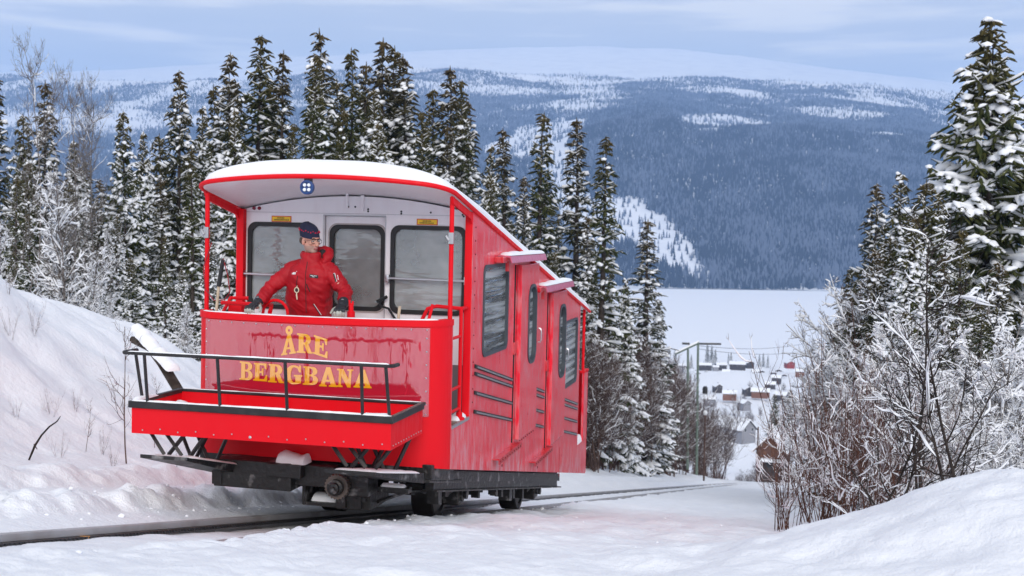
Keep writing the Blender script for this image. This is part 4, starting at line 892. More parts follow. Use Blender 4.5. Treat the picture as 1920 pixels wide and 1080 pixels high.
def stack(mb, secs, k=24):
    """body section stack: (x, y, z, rx, ry)"""
    V = []; Fc = []; n = len(secs)
    for (x, y, z, rx, ry) in secs:
        for j in range(k):
            a = 2 * math.pi * j / k; ca_, sa_ = math.cos(a), math.sin(a)
            V.append((x + rx * math.copysign(abs(ca_) ** .85, ca_), y + ry * math.copysign(abs(sa_) ** .85, sa_), z))
    for i in range(n - 1):
        for j in range(k): Fc.append((i * k + j, i * k + (j + 1) % k, (i + 1) * k + (j + 1) % k, (i + 1) * k + j))
    Fc.append(tuple(range(k))[::-1]); Fc.append(tuple((n - 1) * k + j for j in range(k))); mb.add(V, Fc)
def fuse(mb, name, mats, parent, voxel=.008, smooth_it=6, disp=None, matfn=None, **kw):
    o = mb.build(name + '_raw', [], None); md = o.modifiers.new('r', 'REMESH'); md.mode = 'VOXEL'; md.voxel_size = voxel
    m2 = o.modifiers.new('s', 'SMOOTH'); m2.iterations = smooth_it; m2.factor = .5
    dg = bpy.context.evaluated_depsgraph_get(); ev = o.evaluated_get(dg); me = bpy.data.meshes.new_from_object(ev)
    bpy.data.objects.remove(o, do_unlink=True)
    n = len(me.vertices); co_ = np.zeros(n * 3, np.float32); me.vertices.foreach_get('co', co_); co_ = co_.reshape(-1, 3)
    no = np.zeros(n * 3, np.float32); me.vertex_normals.foreach_get('vector', no); no = no.reshape(-1, 3)
    if disp is not None: co_ = co_ + no * disp(co_)[:, None]; me.vertices.foreach_set('co', co_.astype(np.float32).ravel())
    for q in (mats if isinstance(mats, list) else [mats]): me.materials.append(q)
    if matfn:
        c = np.zeros(len(me.polygons) * 3, np.float32); me.polygons.foreach_get('center', c); nn_ = np.zeros(len(me.polygons) * 3, np.float32); me.polygons.foreach_get('normal', nn_)
        me.polygons.foreach_set('material_index', matfn(c.reshape(-1, 3), nn_.reshape(-1, 3)).astype(np.int32))
    me.polygons.foreach_set('use_smooth', np.ones(len(me.polygons), bool)); me.update(); me.name = name
    ob = bpy.data.objects.new(name, me); COL.objects.link(ob); ob.parent = parent
    return setp(ob, **kw)
M_SKIN = mat('skin', (.52, .29, .215), .5, ss=.12, var=((.60, .28, .21), 30, .4, .6)); M_STUB = mat('stubble_skin', (.40, .25, .20), .6); M_LIP = mat('lips', (.42, .15, .14), .5)
M_HAIR = mat('brown_hair', (.06, .035, .02), .7)
M_JACK = mat('red_shell_jacket', (.42, .004, .012), .62, spec=.35, bump=(60, .25, .004), var=((.34, .003, .010), 7, .4, .7))
M_LIN = mat('dark_lining', (.02, .016, .018), .9); M_NAVY = mat('navy_knit', (.012, .016, .045), .95, bump=(160, .8, .003)); M_RKNIT = mat('red_knit', (.42, .01, .04), .95)
M_GLB = mat('black_glove', (.015, .017, .022), .6, bump=(90, .3, .002)); M_GLG = mat('grey_leather', (.42, .43, .38), .7, var=((.34, .34, .30), 20, .4, .7)); M_TROU = mat('black_trousers', (.02, .02, .024), .8)
M_WHT = mat('white_print', (.75, .75, .75), .5); M_CREAM = mat('cream_plastic', (.72, .62, .45), .4)
HC = Vector((-.205, -.655, 2.116)); HR = Matrix.Rotation(rad(60), 3, 'Z') @ Matrix.Rotation(rad(4), 3, 'X')
def hp(x, y, z): return HC + HR @ Vector((x, y, z))
# continuous body: head, neck, torso, arms, hands, legs
mb = MB()
ball(mb, hp(0, .012, .030), (.074, .092, .088), HR); ball(mb, hp(0, -.012, -.035), (.060, .074, .078), HR); ball(mb, hp(0, -.050, -.085), (.034, .030, .026), HR)
ball(mb, hp(0, -.060, -.020), (.046, .030, .050), HR)
mb.tube([hp(0, -.084, .012), hp(0, -.104, -.022), hp(0, -.108, -.034)], [.009, .014, .013], 8); ball(mb, hp(0, -.102, -.036), (.018, .014, .010), HR)
for s_ in (-1, 1): ball(mb, hp(s_ * .036, -.066, -.018), (.022, .020, .018), HR); ball(mb, hp(s_ * .073, .008, -.008), (.010, .018, .032), HR)
ball(mb, hp(0, -.080, .030), (.050, .012, .009), HR); ball(mb, hp(0, -.088, -.057), (.022, .010, .006), HR); ball(mb, hp(0, -.086, -.066), (.019, .010, .006), HR)
chain(mb, [(-.215, -.60, 1.90), (-.208, -.630, 2.03)], [.062, .056])
stack(mb, [(-.27, -.49, 1.30, .15, .10), (-.265, -.51, 1.45, .15, .10), (-.25, -.55, 1.6, .155, .11), (-.225, -.58, 1.76, .16, .11), (-.215, -.60, 1.88, .14, .09), (-.212, -.60, 1.93, .07, .06)])
for s_, el, wr_ in ((-1, (-.545, -.73, 1.685), (-.575, -.90, 1.555)), (1, (.145, -.665, 1.665), (.195, -.87, 1.560))):
    chain(mb, [(-.215 + s_ * .165, -.60, 1.855), el, wr_, (wr_[0], wr_[1] - .06, wr_[2] - .02)], [.055, .042, .028, .03])
    hx = -.27 + s_ * .10; chain(mb, [(hx, -.48, 1.36), (hx + s_ * .02, -.50, .98), (hx + s_ * .02, -.44, .60)], [.09, .06, .045]); chain(mb, [(hx + s_ * .02, -.42, .575), (hx + s_ * .03, -.62, .555)], [.05, .04])
def bodymat(c, n):
    q = (c - np.array(HC)) @ np.array(HR); m = np.zeros(len(c))
    lip = (np.abs(q[:, 0]) < .022) & (q[:, 2] > -.072) & (q[:, 2] < -.052) & (q[:, 1] < -.082); st = (q[:, 2] < -.042) & (q[:, 1] < .02) & (q[:, 2] > -.14)
    m[st] = 1; m[lip] = 2; m[c[:, 2] < 1.45] = 3; return m
BODY = fuse(mb, 'body', [M_SKIN, M_STUB, M_LIP, M_TROU], PER, .0055, 3, matfn=bodymat)
for s_ in (-1, 1):
    mb = MB(); ball(mb, hp(s_ * .031, -.081, .004), (.013, .006, .006), HR, 12, 8); ey = mb.build('eye', mat('eye_white', (.32, .30, .29), .3), PER, smooth=True)
    mb = MB(); ball(mb, hp(s_ * .031 + .003, -.0865, .004), (.005, .003, .005), HR, 10, 6); mb.build('iris', mat('iris', (.04, .05, .06), .15), ey, smooth=True)
    mb = MB(); mb.tube([hp(s_ * .014, -.094, .024), hp(s_ * .032, -.093, .029), hp(s_ * .050, -.078, .022)], [.003, .004, .002], 6); mb.build('eyebrow', M_HAIR, PER, smooth=True)
mb = MB()
for s_ in (-1, 1):
    pr = [hp(s_ * .034 + .027 * math.copysign(abs(math.cos(a)) ** .7, math.cos(a)), -.100 + abs(.034 + .027 * math.cos(a)) * .22, .002 + .019 * math.copysign(abs(math.sin(a)) ** .8, math.sin(a))) for a in [2 * math.pi * i / 18 for i in range(19)]]
    mb.tube(pr, .0022, 5); mb.tube([hp(s_ * .061, -.086, .010), hp(s_ * .076, -.02, .010), hp(s_ * .077, .02, .0)], .002, 5)
mb.tube([hp(-.008, -.100, .006), hp(0, -.103, .010), hp(.008, -.100, .006)], .002, 5); GLS = mb.build('glasses', mat('dark_spectacle_frame', (.02, .02, .022), .3), PER, smooth=True)
# knitted hat
mb = MB(); V = []; Fc = []; k = 32
for i, (h, f) in enumerate(((.036, .99), (.031, 1.035), (.045, 1.05), (.078, 1.04), (.108, .99), (.132, .87), (.149, .66), (.158, .38), (.161, .05))):
    for j in range(k):
        a = 2 * math.pi * j / k; rib = 1 + .012 * math.sin(a * 16); V.append(hp(.079 * f * rib * math.cos(a), .010 + .097 * f * rib * math.sin(a) + (h - .03) * .22, h + .012 * math.sin(a)))
for i in range(8):
    for j in range(k): Fc.append((i * k + j, i * k + (j + 1) % k, (i + 1) * k + (j + 1) % k, (i + 1) * k + j))
Fc.append(tuple(8 * k + j for j in range(k))); mb.add(V, Fc); HAT = mb.build('knit_hat', M_NAVY, PER, smooth=True)
mb = MB()
for i in range(26):
    a = 2 * math.pi * i / 26; zz = .092 + .006 * math.sin(a * 9)
    p = hp(.0845 * math.cos(a), .010 + .1035 * math.sin(a) + (zz - .03) * .22, zz + .012 * math.sin(a)); ball(mb, p, (.007, .005, .008 if i % 2 else .005), None, 6, 4)
mb.build('hat_pattern', M_RKNIT, HAT, kind='stuff')
mb = MB(); ball(mb, hp(-.060, .03, .0), (.018, .05, .035), HR, 12, 8); ball(mb, hp(.060, .03, .0), (.018, .05, .035), HR, 12, 8); ball(mb, hp(0, .075, .0), (.05, .02, .035), HR, 12, 8); mb.build('hair', M_HAIR, PER, smooth=True)
# jacket
mb = MB()
stack(mb, [(-.275, -.49, 1.22, .205, .150), (-.272, -.50, 1.34, .208, .150), (-.262, -.52, 1.46, .205, .148), (-.250, -.55, 1.58, .212, .150), (-.232, -.575, 1.70, .222, .152), (-.220, -.59, 1.80, .222, .150), (-.215, -.60, 1.87, .195, .130), (-.212, -.60, 1.92, .125, .105), (-.210, -.605, 1.95, .090, .092)])
for s_, sh, el, wr_ in ((-1, (-.392, -.60, 1.845), (-.555, -.72, 1.690), (-.580, -.87, 1.575)), (1, (-.045, -.60, 1.845), (.140, -.650, 1.670), (.190, -.84, 1.580))):
    chain(mb, [(-.215 + s_ * .10, -.60, 1.86), sh, ((sh[0] + el[0]) / 2, (sh[1] + el[1]) / 2, (sh[2] + el[2]) / 2), el, wr_], [.086, .082, .071, .063, .052], 16)
# stand-up collar and hood roll
stack(mb, [(-.210, -.615, 1.90, .112, .105), (-.205, -.622, 1.96, .098, .100), (-.202, -.628, 2.000, .090, .094), (-.200, -.630, 2.012, .082, .086)])
chain(mb, [(-.31, -.52, 1.98), (-.20, -.49, 2.00), (-.10, -.53, 2.00), (-.055, -.61, 1.97)], [.045, .062, .062, .04]); chain(mb, [(-.12, -.53, 2.05), (-.075, -.56, 2.03), (-.055, -.60, 1.985), (-.075, -.65, 1.93)], [.024, .026, .028, .022])
def folds(c):
    x, y, z = c[:, 0], c[:, 1], c[:, 2]
    arm = np.clip((np.abs(x + .22) - .19) / .05, 0, 1)
    f = (fbm(x * 9 + z * 9, y * 9, z * 5 + 3, o=3) - .5) * .030 + (fbm(x * 22 + z * 14, y * 22, z * 22, o=2) - .5) * .014
    f = f + arm * (fbm((x * np.sign(x + .22) - z) * 30, y * 14, z * 9, o=2) - .5) * .028
    f = f - .004 * np.exp(-((x + .205 - (1.7 - z) * -.06) / .006) ** 2) * (y < -.6)
    return f
JK = fuse(mb, 'jacket', [M_JACK], PER, .0075, 5, disp=folds)
mb = MB(); ball(mb, (-.112, -.600, 1.995), (.040, .036, .050), Matrix.Rotation(rad(20), 3, 'Y'), 14, 10); mb.build('hood_lining', M_LIN, JK, smooth=True)
from mathutils.bvhtree import BVHTree
BV = BVHTree.FromPolygons([v.co for v in JK.data.vertices], [p.vertices for p in JK.data.polygons])
def onj(x, z, off=.003):
    h = BV.ray_cast(Vector((x, -2, z)), Vector((0, 1, 0)))
    return (x, h[0].y - off, z) if h[0] is not None else (x, -.72, z)
mb = MB(); mb.tube([onj(-.205 - (1.9 - z) * .05, z, .001) for z in np.linspace(1.93, 1.47, 16)], .0035, 5); mb.tube([onj(-.205 + t_ * .03, 1.73 - t_ * .07, .001) for t_ in np.linspace(0, 1, 6)], .005, 5); mb.tube([onj(-.160 + t_ * .055, 1.55 - t_ * .10, .001) for t_ in np.linspace(0, 1, 4)], .005, 5); mb.build('zip', M_LIN, JK, smooth=True)
mb = MB(); mb.tube([onj(-.153 + t_ * .055, 1.55 - t_ * .10, .003) for t_ in np.linspace(0, 1, 4)], .003, 5); mb.build('pocket_piping', M_WHT, JK, smooth=True)
def patch(x0, x1, z0, z1, m, name, skew=0.0, off=.005, parent=JK, th=.004):
    mb = MB(); n = 6; V = []; Fc = []
    for i in range(n):
        x = x0 + (x1 - x0) * i / (n - 1)
        for z in (z0, z1): zz = z + skew * (x - x0); p = onj(x, zz, off); V.append(p); V.append((p[0], p[1] + th, p[2]))
    for i in range(n - 1):
        a = i * 4; b = a + 4; Fc += [(a, b, b + 2, a + 2), (a + 1, a + 3, b + 3, b + 1), (a, a + 1, b + 1, b), (a + 2, b + 2, b + 3, a + 3)]
    Fc += [(0, 2, 3, 1), (4 * n - 4, 4 * n - 3, 4 * n - 1, 4 * n - 2)]; mb.add(V, Fc); return mb.build(name, m, parent)
bd = patch(-.170, -.095, 1.792, 1.820, M_INK, 'name_badge', -.12)
for a, b, z_ in ((-.160, -.135, 1.812), (-.130, -.105, 1.810), (-.143, -.125, 1.801)): patch(a, b, z_ - .005, z_ - .001, M_WHT, 'badge_print', -.12, .0075, bd, .002)
for i, (a, b) in enumerate(((-.345, -.337), (-.334, -.322), (-.319, -.309))): patch(a, b, 1.812, 1.832 - .006 * (i == 0), M_WHT, 'chest_print', .1, .0045, JK, .003)
patch(-.303, -.297, 1.836, 1.843, M_WHT, 'chest_print', 0, .0045, JK, .003)
mb = MB(); mb.tube([onj(-.285, 1.80, .006), onj(-.292, 1.745, .008), onj(-.297, 1.705, .010)], .003, 5); LY = mb.build('lanyard', M_LIN, PER, smooth=True)
c = onj(-.299, 1.672, .014)
mb = MB(); mb.tube([(c[0] + .020 * math.cos(a), c[1], c[2] + .023 * math.sin(a)) for a in [2 * math.pi * i / 16 for i in range(17)]], .0048, 6); mb.tube([(c[0], c[1], c[2] + .024), (c[0] + .003, c[1], c[2] + .042)], .006, 6); mb.tube([(c[0], c[1], c[2] - .024), (c[0], c[1], c[2] - .045), (c[0] + .006, c[1], c[2] - .085)], [.004, .007, .005], 6); mb.build('whistle_ring', M_CREAM, LY, smooth=True)
mb = MB(); mb.lathe([(0, .016), (.004, .014)], c, (0, -1, 0), 14); mb.build('compass_face', M_INK, LY)
# sleeve patch on his left arm
mb = MB(); mb.tube([onj(.030, 1.830, .000), onj(.062, 1.755, .000)], .010, 6); sp = mb.build('sleeve_zip_frame', M_WHT, JK, smooth=True)
mb = MB(); mb.tube([onj(.031, 1.827, .006), onj(.061, 1.758, .006)], .0075, 6); mb.build('sleeve_zip', M_INK, sp, smooth=True)
mb = MB(); mb.tube([onj(.060, 1.815, .001), onj(.078, 1.775, .001)], .004, 5); mb.build('sleeve_print', M_WHT, JK)
# gloves, five bent fingers each, closed over the rim
def glove(wr_, side_, spread):
    mb = MB(); w0 = Vector(wr_); fwd = Vector((side_ * -.10 + spread, -1, -.30)).normalized(); lat = Vector((0, 0, 1)).cross(fwd).normalized(); up = fwd.cross(lat) * -1 if fwd.cross(lat).z < 0 else fwd.cross(lat)
    chain(mb, [w0 + fwd * -.03 + up * .01, w0 + fwd * .03], [.050, .042]); pc = w0 + fwd * .075
    R3 = Matrix((lat, fwd, up)).transposed(); ball(mb, pc, (.050, .058, .026), R3)
    for i, (o_, L_) in enumerate(((-.036, .062), (-.012, .072), (.012, .070), (.035, .056))):
        b = pc + fwd * .040 + lat * o_; mb_p = [b, b + fwd * L_ * .42 + up * .004 + lat * o_ * .1, b + fwd * L_ * .75 - up * .022 + lat * o_ * .12, b + fwd * L_ * .72 - up * .055 + lat * o_ * .12]
        chain(mb, mb_p, [.0125, .0125, .0115, .0105], 8)
    tb = pc - lat * side_ * -.040 + fwd * -.02 - up * .008
    chain(mb, [tb, tb + lat * side_ * .030 + fwd * .03 - up * .014, tb + lat * side_ * .040 + fwd * .065 - up * .030], [.016, .014, .012], 8)
    zc = pc.z
    def gm(c, n):
        q = (c - np.array(pc)); f = q @ np.array(fwd); u_ = q @ np.array(up); l_ = q @ np.array(lat) * side_
        return ((u_ < -.016) | (l_ > .050) | ((n @ np.array(up)) < -.45) | (f > .088)).astype(int)
    g_ = fuse(mb, 'glove', [M_GLB, M_GLG], PER, .0042, 2, matfn=gm)
    mb = MB(); p = w0 + fwd * .005 + up * .047; ball(mb, p, (.014, .014, .006), None, 10, 6); mb.build('glove_emblem', M_GALV, g_, smooth=True); return g_
glove((-.585, -.895, 1.563), 1, -.05); glove((.200, -.870, 1.570), -1, .06)
# ------------------------------------------------------------------ vegetation
def tubes(P, rw, rh=None, k=3, cap=False):
    """many polylines at once: P (B,n,3), rw/rh (B,n) half widths across and upward"""
    P = np.asarray(P, float); B, n, _ = P.shape; rh = rw if rh is None else rh
    d = np.gradient(P, axis=1); d /= np.linalg.norm(d, axis=2, keepdims=True) + 1e-9
    up = np.zeros_like(d); up[..., 2] = 1; vert = np.abs(d[..., 2]) > .97; up[vert] = (1, 0, 0)
    lat = np.cross(d, up); lat /= np.linalg.norm(lat, axis=2, keepdims=True) + 1e-9; ver = np.cross(lat, d)
    t = 2 * np.pi * (np.arange(k) + .25) / k
    V = P[:, :, None, :] + lat[:, :, None, :] * (rw[:, :, None] * np.cos(t))[..., None] + ver[:, :, None, :] * (rh[:, :, None] * np.sin(t))[..., None]
    idx = np.arange(B * n * k).reshape(B, n, k); nx = np.roll(idx, -1, axis=2)
    Fc = np.stack([idx[:, :-1], nx[:, :-1], nx[:, 1:], idx[:, 1:]], -1).reshape(-1, 4)
    return V.reshape(-1, 3), Fc
def cat_(parts):
    V = []; Fc = []; b = 0
    for v, f in parts: V.append(v); Fc.append(f + b); b += len(v)
    return np.concatenate(V), np.concatenate(Fc)
def veg_mat(name, c1, c2, c3=None, rough=.85, frost=0.0, lo=.4, hi=.65, scale=3.0):
    """two-tone foliage or bark; frost = share of snow lying on upward faces"""
    m = bpy.data.materials.new(name); m.use_nodes = True; t = m.node_tree; b = t.nodes['Principled BSDF']; b.inputs['Roughness'].default_value = rough; b.inputs['Specular IOR Level'].default_value = .15
    co = N(t, 'ShaderNodeTexCoord'); n = N(t, 'ShaderNodeTexNoise'); n.inputs['Scale'].default_value = scale; n.inputs['Detail'].default_value = 3; t.links.new(co.outputs['Object'], n.inputs['Vector'])
    r = N(t, 'ShaderNodeValToRGB'); r.color_ramp.elements[0].position = lo; r.color_ramp.elements[1].position = hi; r.color_ramp.elements[0].color = (*c1, 1); r.color_ramp.elements[1].color = (*c2, 1)
    t.links.new(n.outputs['Fac'], r.inputs[0]); last = r.outputs[0]
    if c3:
        sp = N(t, 'ShaderNodeSeparateXYZ'); t.links.new(co.outputs['Generated'], sp.inputs[0]); mr_ = N(t, 'ShaderNodeMapRange'); mr_.inputs[1].default_value = .78; mr_.inputs[2].default_value = .97
        t.links.new(sp.outputs['Z'], mr_.inputs[0]); mr_.inputs[4].default_value = .8; mu = N(t, 'ShaderNodeMath', operation='MULTIPLY'); t.links.new(mr_.outputs[0], mu.inputs[0]); t.links.new(n.outputs['Fac'], mu.inputs[1])
        mx = N(t, 'ShaderNodeMix', data_type='RGBA'); t.links.new(mu.outputs[0], mx.inputs[0]); t.links.new(last, mx.inputs[6]); mx.inputs[7].default_value = (*c3, 1); last = mx.outputs[2]
    if frost:
        ge = N(t, 'ShaderNodeNewGeometry'); sp = N(t, 'ShaderNodeSeparateXYZ'); t.links.new(ge.outputs['Normal'], sp.inputs[0])
        n2 = N(t, 'ShaderNodeTexNoise'); n2.inputs['Scale'].default_value = 7; t.links.new(co.outputs['Object'], n2.inputs['Vector'])
        ad = N(t, 'ShaderNodeMath', operation='ADD'); t.links.new(sp.outputs['Z'], ad.inputs[0]); t.links.new(n2.outputs['Fac'], ad.inputs[1])
        rr_ = N(t, 'ShaderNodeMapRange'); rr_.inputs[1].default_value = 1.5 - frost; rr_.inputs[2].default_value = 1.7 - frost; t.links.new(ad.outputs[0], rr_.inputs[0])
        mx = N(t, 'ShaderNodeMix', data_type='RGBA'); t.links.new(rr_.outputs[0], mx.inputs[0]); t.links.new(last, mx.inputs[6]); mx.inputs[7].default_value = (.82, .84, .88, 1); last = mx.outputs[2]
    t.links.new(last, b.inputs['Base Color']); return m
M_NEED = veg_mat('spruce_needles', (.030, .042, .014), (.085, .088, .026), (.11, .065, .03), frost=.25)
M_NEED2 = veg_mat('spruce_needles_dark', (.028, .034, .016), (.070, .066, .028), (.12, .07, .035), frost=.3)
M_BARK = veg_mat('spruce_bark', (.035, .025, .020), (.09, .075, .065), frost=.0, scale=6)
M_BIRCH = veg_mat('birch_bark', (.10, .085, .075), (.26, .235, .225), frost=.45, scale=5)
M_TWIG = veg_mat('brown_twigs', (.075, .045, .038), (.15, .10, .08), frost=.5, scale=4)
M_RTWIG = veg_mat('red_brown_twigs', (.075, .036, .026), (.14, .07, .05), frost=.3, scale=4)
M_DTWIG = veg_mat('dark_twigs', (.02, .016, .014), (.05, .04, .035), frost=.1, scale=4)
M_TSNOW = mat('tree_snow', (.86, .875, .90), .85, spec=.2, bump=(9, .4, .03))

def spruce_parts(seed, H=10.0, R=1.55, heavy=.6, sag=.35, gap=.0, density=1.0):
    r = np.random.default_rng(seed)
    zs = []; z = .06 * H
    while z < H * .99: zs.append(z); z += (.30 - .17 * z / H) * r.uniform(.7, 1.3) / density
    base = []; az = []; L = []; e0 = []
    for z in zs:
        h = z / H; n = int(r.integers(4, 7)) if h < .9 else 3; a0 = r.uniform(0, 6.28); bias = r.uniform(.8, 1.15)
        for j in range(n):
            if r.random() < gap: continue
            l = R * (1 - h) ** .85 * (1 - .35 * math.exp(-h * 14)) * r.uniform(.62, 1.12) * bias + .05
            base.append(z + r.uniform(-.08, .08)); az.append(a0 + j * 6.283 / n + r.uniform(-.35, .35)); L.append(l); e0.append(.65 * h ** 1.5 - .10 + r.uniform(-.1, .1))
    base, az, L, e0 = map(np.array, (base, az, L, e0)); B = len(base); h = base / H
    s = np.linspace(0, 1, 7)[None, :]
    dr = (sag * (1.15 - h) + r.uniform(-.06, .1, B))[:, None]
    rad_ = L[:, None] * s; zz = base[:, None] + L[:, None] * (e0[:, None] * s - dr * s ** 1.7 + .24 * s ** 4)
    bend = r.uniform(-.12, .12, B)[:, None] * s ** 2
    ux, uy = np.cos(az), np.sin(az); X = ux[:, None] * rad_ - uy[:, None] * L[:, None] * bend; Y = uy[:, None] * rad_ + ux[:, None] * L[:, None] * bend
    SP = np.stack([X, Y, zz], -1)
    wood = tubes(SP, .022 * (1 - .8 * s) * (.5 + L[:, None] * .5) + .004 + 0 * L[:, None])
    # side twigs
    TP = []; TL = []; TS = []
    for b in range(B):
        m = max(4, int(L[b] * 15 * density)); ss = np.sort(r.uniform(.12, 1.0, m)); i0 = np.minimum((ss * 6).astype(int), 5); f = ss * 6 - i0
        p = SP[b, i0] * (1 - f[:, None]) + SP[b, i0 + 1] * f[:, None]; sd = np.where(np.arange(m) % 2, 1, -1) * r.uniform(.6, 1.1, m); dn = r.uniform(.15, .75, m)
        hang = r.random(m) < .35; sd = np.where(hang, sd * .25, sd); dn = np.where(hang, 1.3, dn)
        d = np.stack([ux[b] * .62 - uy[b] * sd, uy[b] * .62 + ux[b] * sd, -dn], -1); d /= np.linalg.norm(d, axis=1, keepdims=True)
        l = (.14 + .34 * L[b] ** .6 * (1 - .65 * ss ** 1.5)) * r.uniform(.6, 1.1, m) * np.where(hang, .62, 1)
        TP.append(np.stack([p, p + d * l[:, None] * .55, p + d * l[:, None] + np.array([0, 0, -.10]) * l[:, None]], 1)); TL.append(l); TS.append(hang)
    TP = np.concatenate(TP); TL = np.concatenate(TL); hang = np.concatenate(TS)
    w_ = (.020 + .055 * np.clip(TL, 0, .5))[:, None] * np.array([.8, 1.15, .15])[None]
    tw = tubes(TP, w_, w_ * .8)
    tipw = (.022 + .028 * (1 - s) * np.minimum(L[:, None], 1.2)) * np.where(s > .97, .2, 1)
    brush = tubes(SP[:, 1:], tipw[:, 1:], tipw[:, 1:] * .8)
    # leader shoot
    lead = tubes(np.array([[[0, 0, H * .95], [.01, 0, H * .975], [0, .01, H]]]), np.array([[.04, .03, .006]]))
    crown = cat_([tw, brush, lead])
    # snow pads along the branches and on some twigs
    n1 = fbm(SP[..., 0] * 3 + seed, SP[..., 1] * 3, SP[..., 2] * 3, o=2)
    amt = np.clip((n1 - (.56 - .30 * heavy)) * 5, 0, 1.25) * np.array([0, .5, .9, 1, 1, .9, .25])[None] * (1 - .75 * h[:, None] ** 2.5) * (1 - sst(.90, .97, h[:, None]) * (heavy < .55)) 
    sw = amt * (.040 + .078 * np.minimum(L, 1.7))[:, None]; sp_ = SP.copy(); sp_[..., 2] += sw * .55 + .012
    snow1 = tubes(sp_, sw + .001, sw * .62 + .001, k=6)
    n2 = fbm(TP[:, 1, 0] * 2.2 + seed, TP[:, 1, 1] * 2.2, TP[:, 1, 2] * 2.2, o=2); th_ = np.clip(TP[:, 0, 2] / H - .45, 0, 1) * .34 + (TP[:, 0, 2] / H > .93) * .5 * (heavy < .55); ks = (~hang) & (n2 + r.uniform(-.12, .12, len(n2)) > .60 - .26 * heavy + th_)
    T2 = TP[ks].copy(); l2 = TL[ks]; T2[:, 2] = T2[:, 1] * .45 + T2[:, 2] * .55; a2 = (.034 + .115 * np.clip(l2, 0, .45)) * r.uniform(.55, 1.3, len(l2)); T2 = np.stack([T2[:, 0], T2[:, 0] * .5 + T2[:, 1] * .5, T2[:, 1], T2[:, 1] * .5 + T2[:, 2] * .5, T2[:, 2]], 1); sw2 = a2[:, None] * np.array([.5, 1.0, 1.15, 1.0, .45])[None] * r.uniform(.7, 1.25, (len(a2), 5)); T2[..., 2] += sw2 * .45 + .012
    snow2 = tubes(T2, sw2, sw2 * .68, k=5)
    tz = np.linspace(0, 1, 9); trunk = tubes(np.stack([.03 * np.sin(tz * 5 + seed), .03 * np.cos(tz * 4), tz * H * .97 - .15], -1)[None], (.013 * H * (1 - tz) ** .9 + .008)[None], k=7)
    return wood, crown, cat_([snow1, snow2]), trunk
PROTO = {}
def spruce_proto(key, *a, need=None, **k):
    w_, c_, s_, t_ = spruce_parts(*a, **k); root = empty('spruce_tree', (0, 0, 0))
    mesh_np('trunk', *t_, M_BARK, root, smooth=True); mesh_np('branches', *w_, M_BARK, root); mesh_np('crown', *c_, need or M_NEED, root); mesh_np('snow_load', *s_, M_TSNOW, root, smooth=True)
    regkids(root); PROTO[key] = [root, False]
def put(key, name, X, Y, Z, H=None, sx=1.0, rz=0.0, H0=10.0, **kw):
    """first use moves the prototype itself, later ones copy it with its parts"""
    root, used = PROTO[key]
    if not used: o = root; PROTO[key][1] = True
    else: o = copy_tree(root)
    o.name = name; s = (H / H0) if H else 1.0; o.location = (X, Y, Z); o.rotation_euler = (random.gauss(0, .018), random.gauss(0, .018), rz); o.scale = (s * sx * random.uniform(.92, 1.1), s * sx, s)
    if 'group' not in kw and 'group' in o: del o['group']
    return setp(o, **kw)
def spot(px, d): v = ray(px, 500); return v.x / v.y * d, d
def tree_at(key, name, px, py, d, sx=1.0, **kw):
    X, Y = spot(px, d); Z = gz(X, Y) - .15; v = ray(px, py); zt = v.z / v.y * d
    return put(key, name, X, Y, Z, H=zt - Z, sx=sx, rz=random.uniform(0, 6.28), **kw)
spruce_proto('s1', 1, R=1.75, heavy=.75, sag=.42, density=1.05)
spruce_proto('s2', 2, R=1.48, heavy=.60, sag=.38, need=M_NEED2)
spruce_proto('s3', 3, R=1.22, heavy=.42, sag=.40, gap=.12, need=M_NEED2)
spruce_proto('s4', 4, R=.94, heavy=.34, sag=.45, gap=.16, need=M_NEED2)
spruce_proto('s5', 5, R=1.55, heavy=.95, sag=.50, density=1.0)
spruce_proto('s7', 17, R=1.4, heavy=.50, sag=.34, gap=.18, need=M_NEED)
spruce_proto('s8', 18, R=1.12, heavy=.40, sag=.48, gap=.2, density=.95, need=M_NEED)
spruce_proto('s6', 6, R=2.1, heavy=.72, sag=.36, density=1.25)
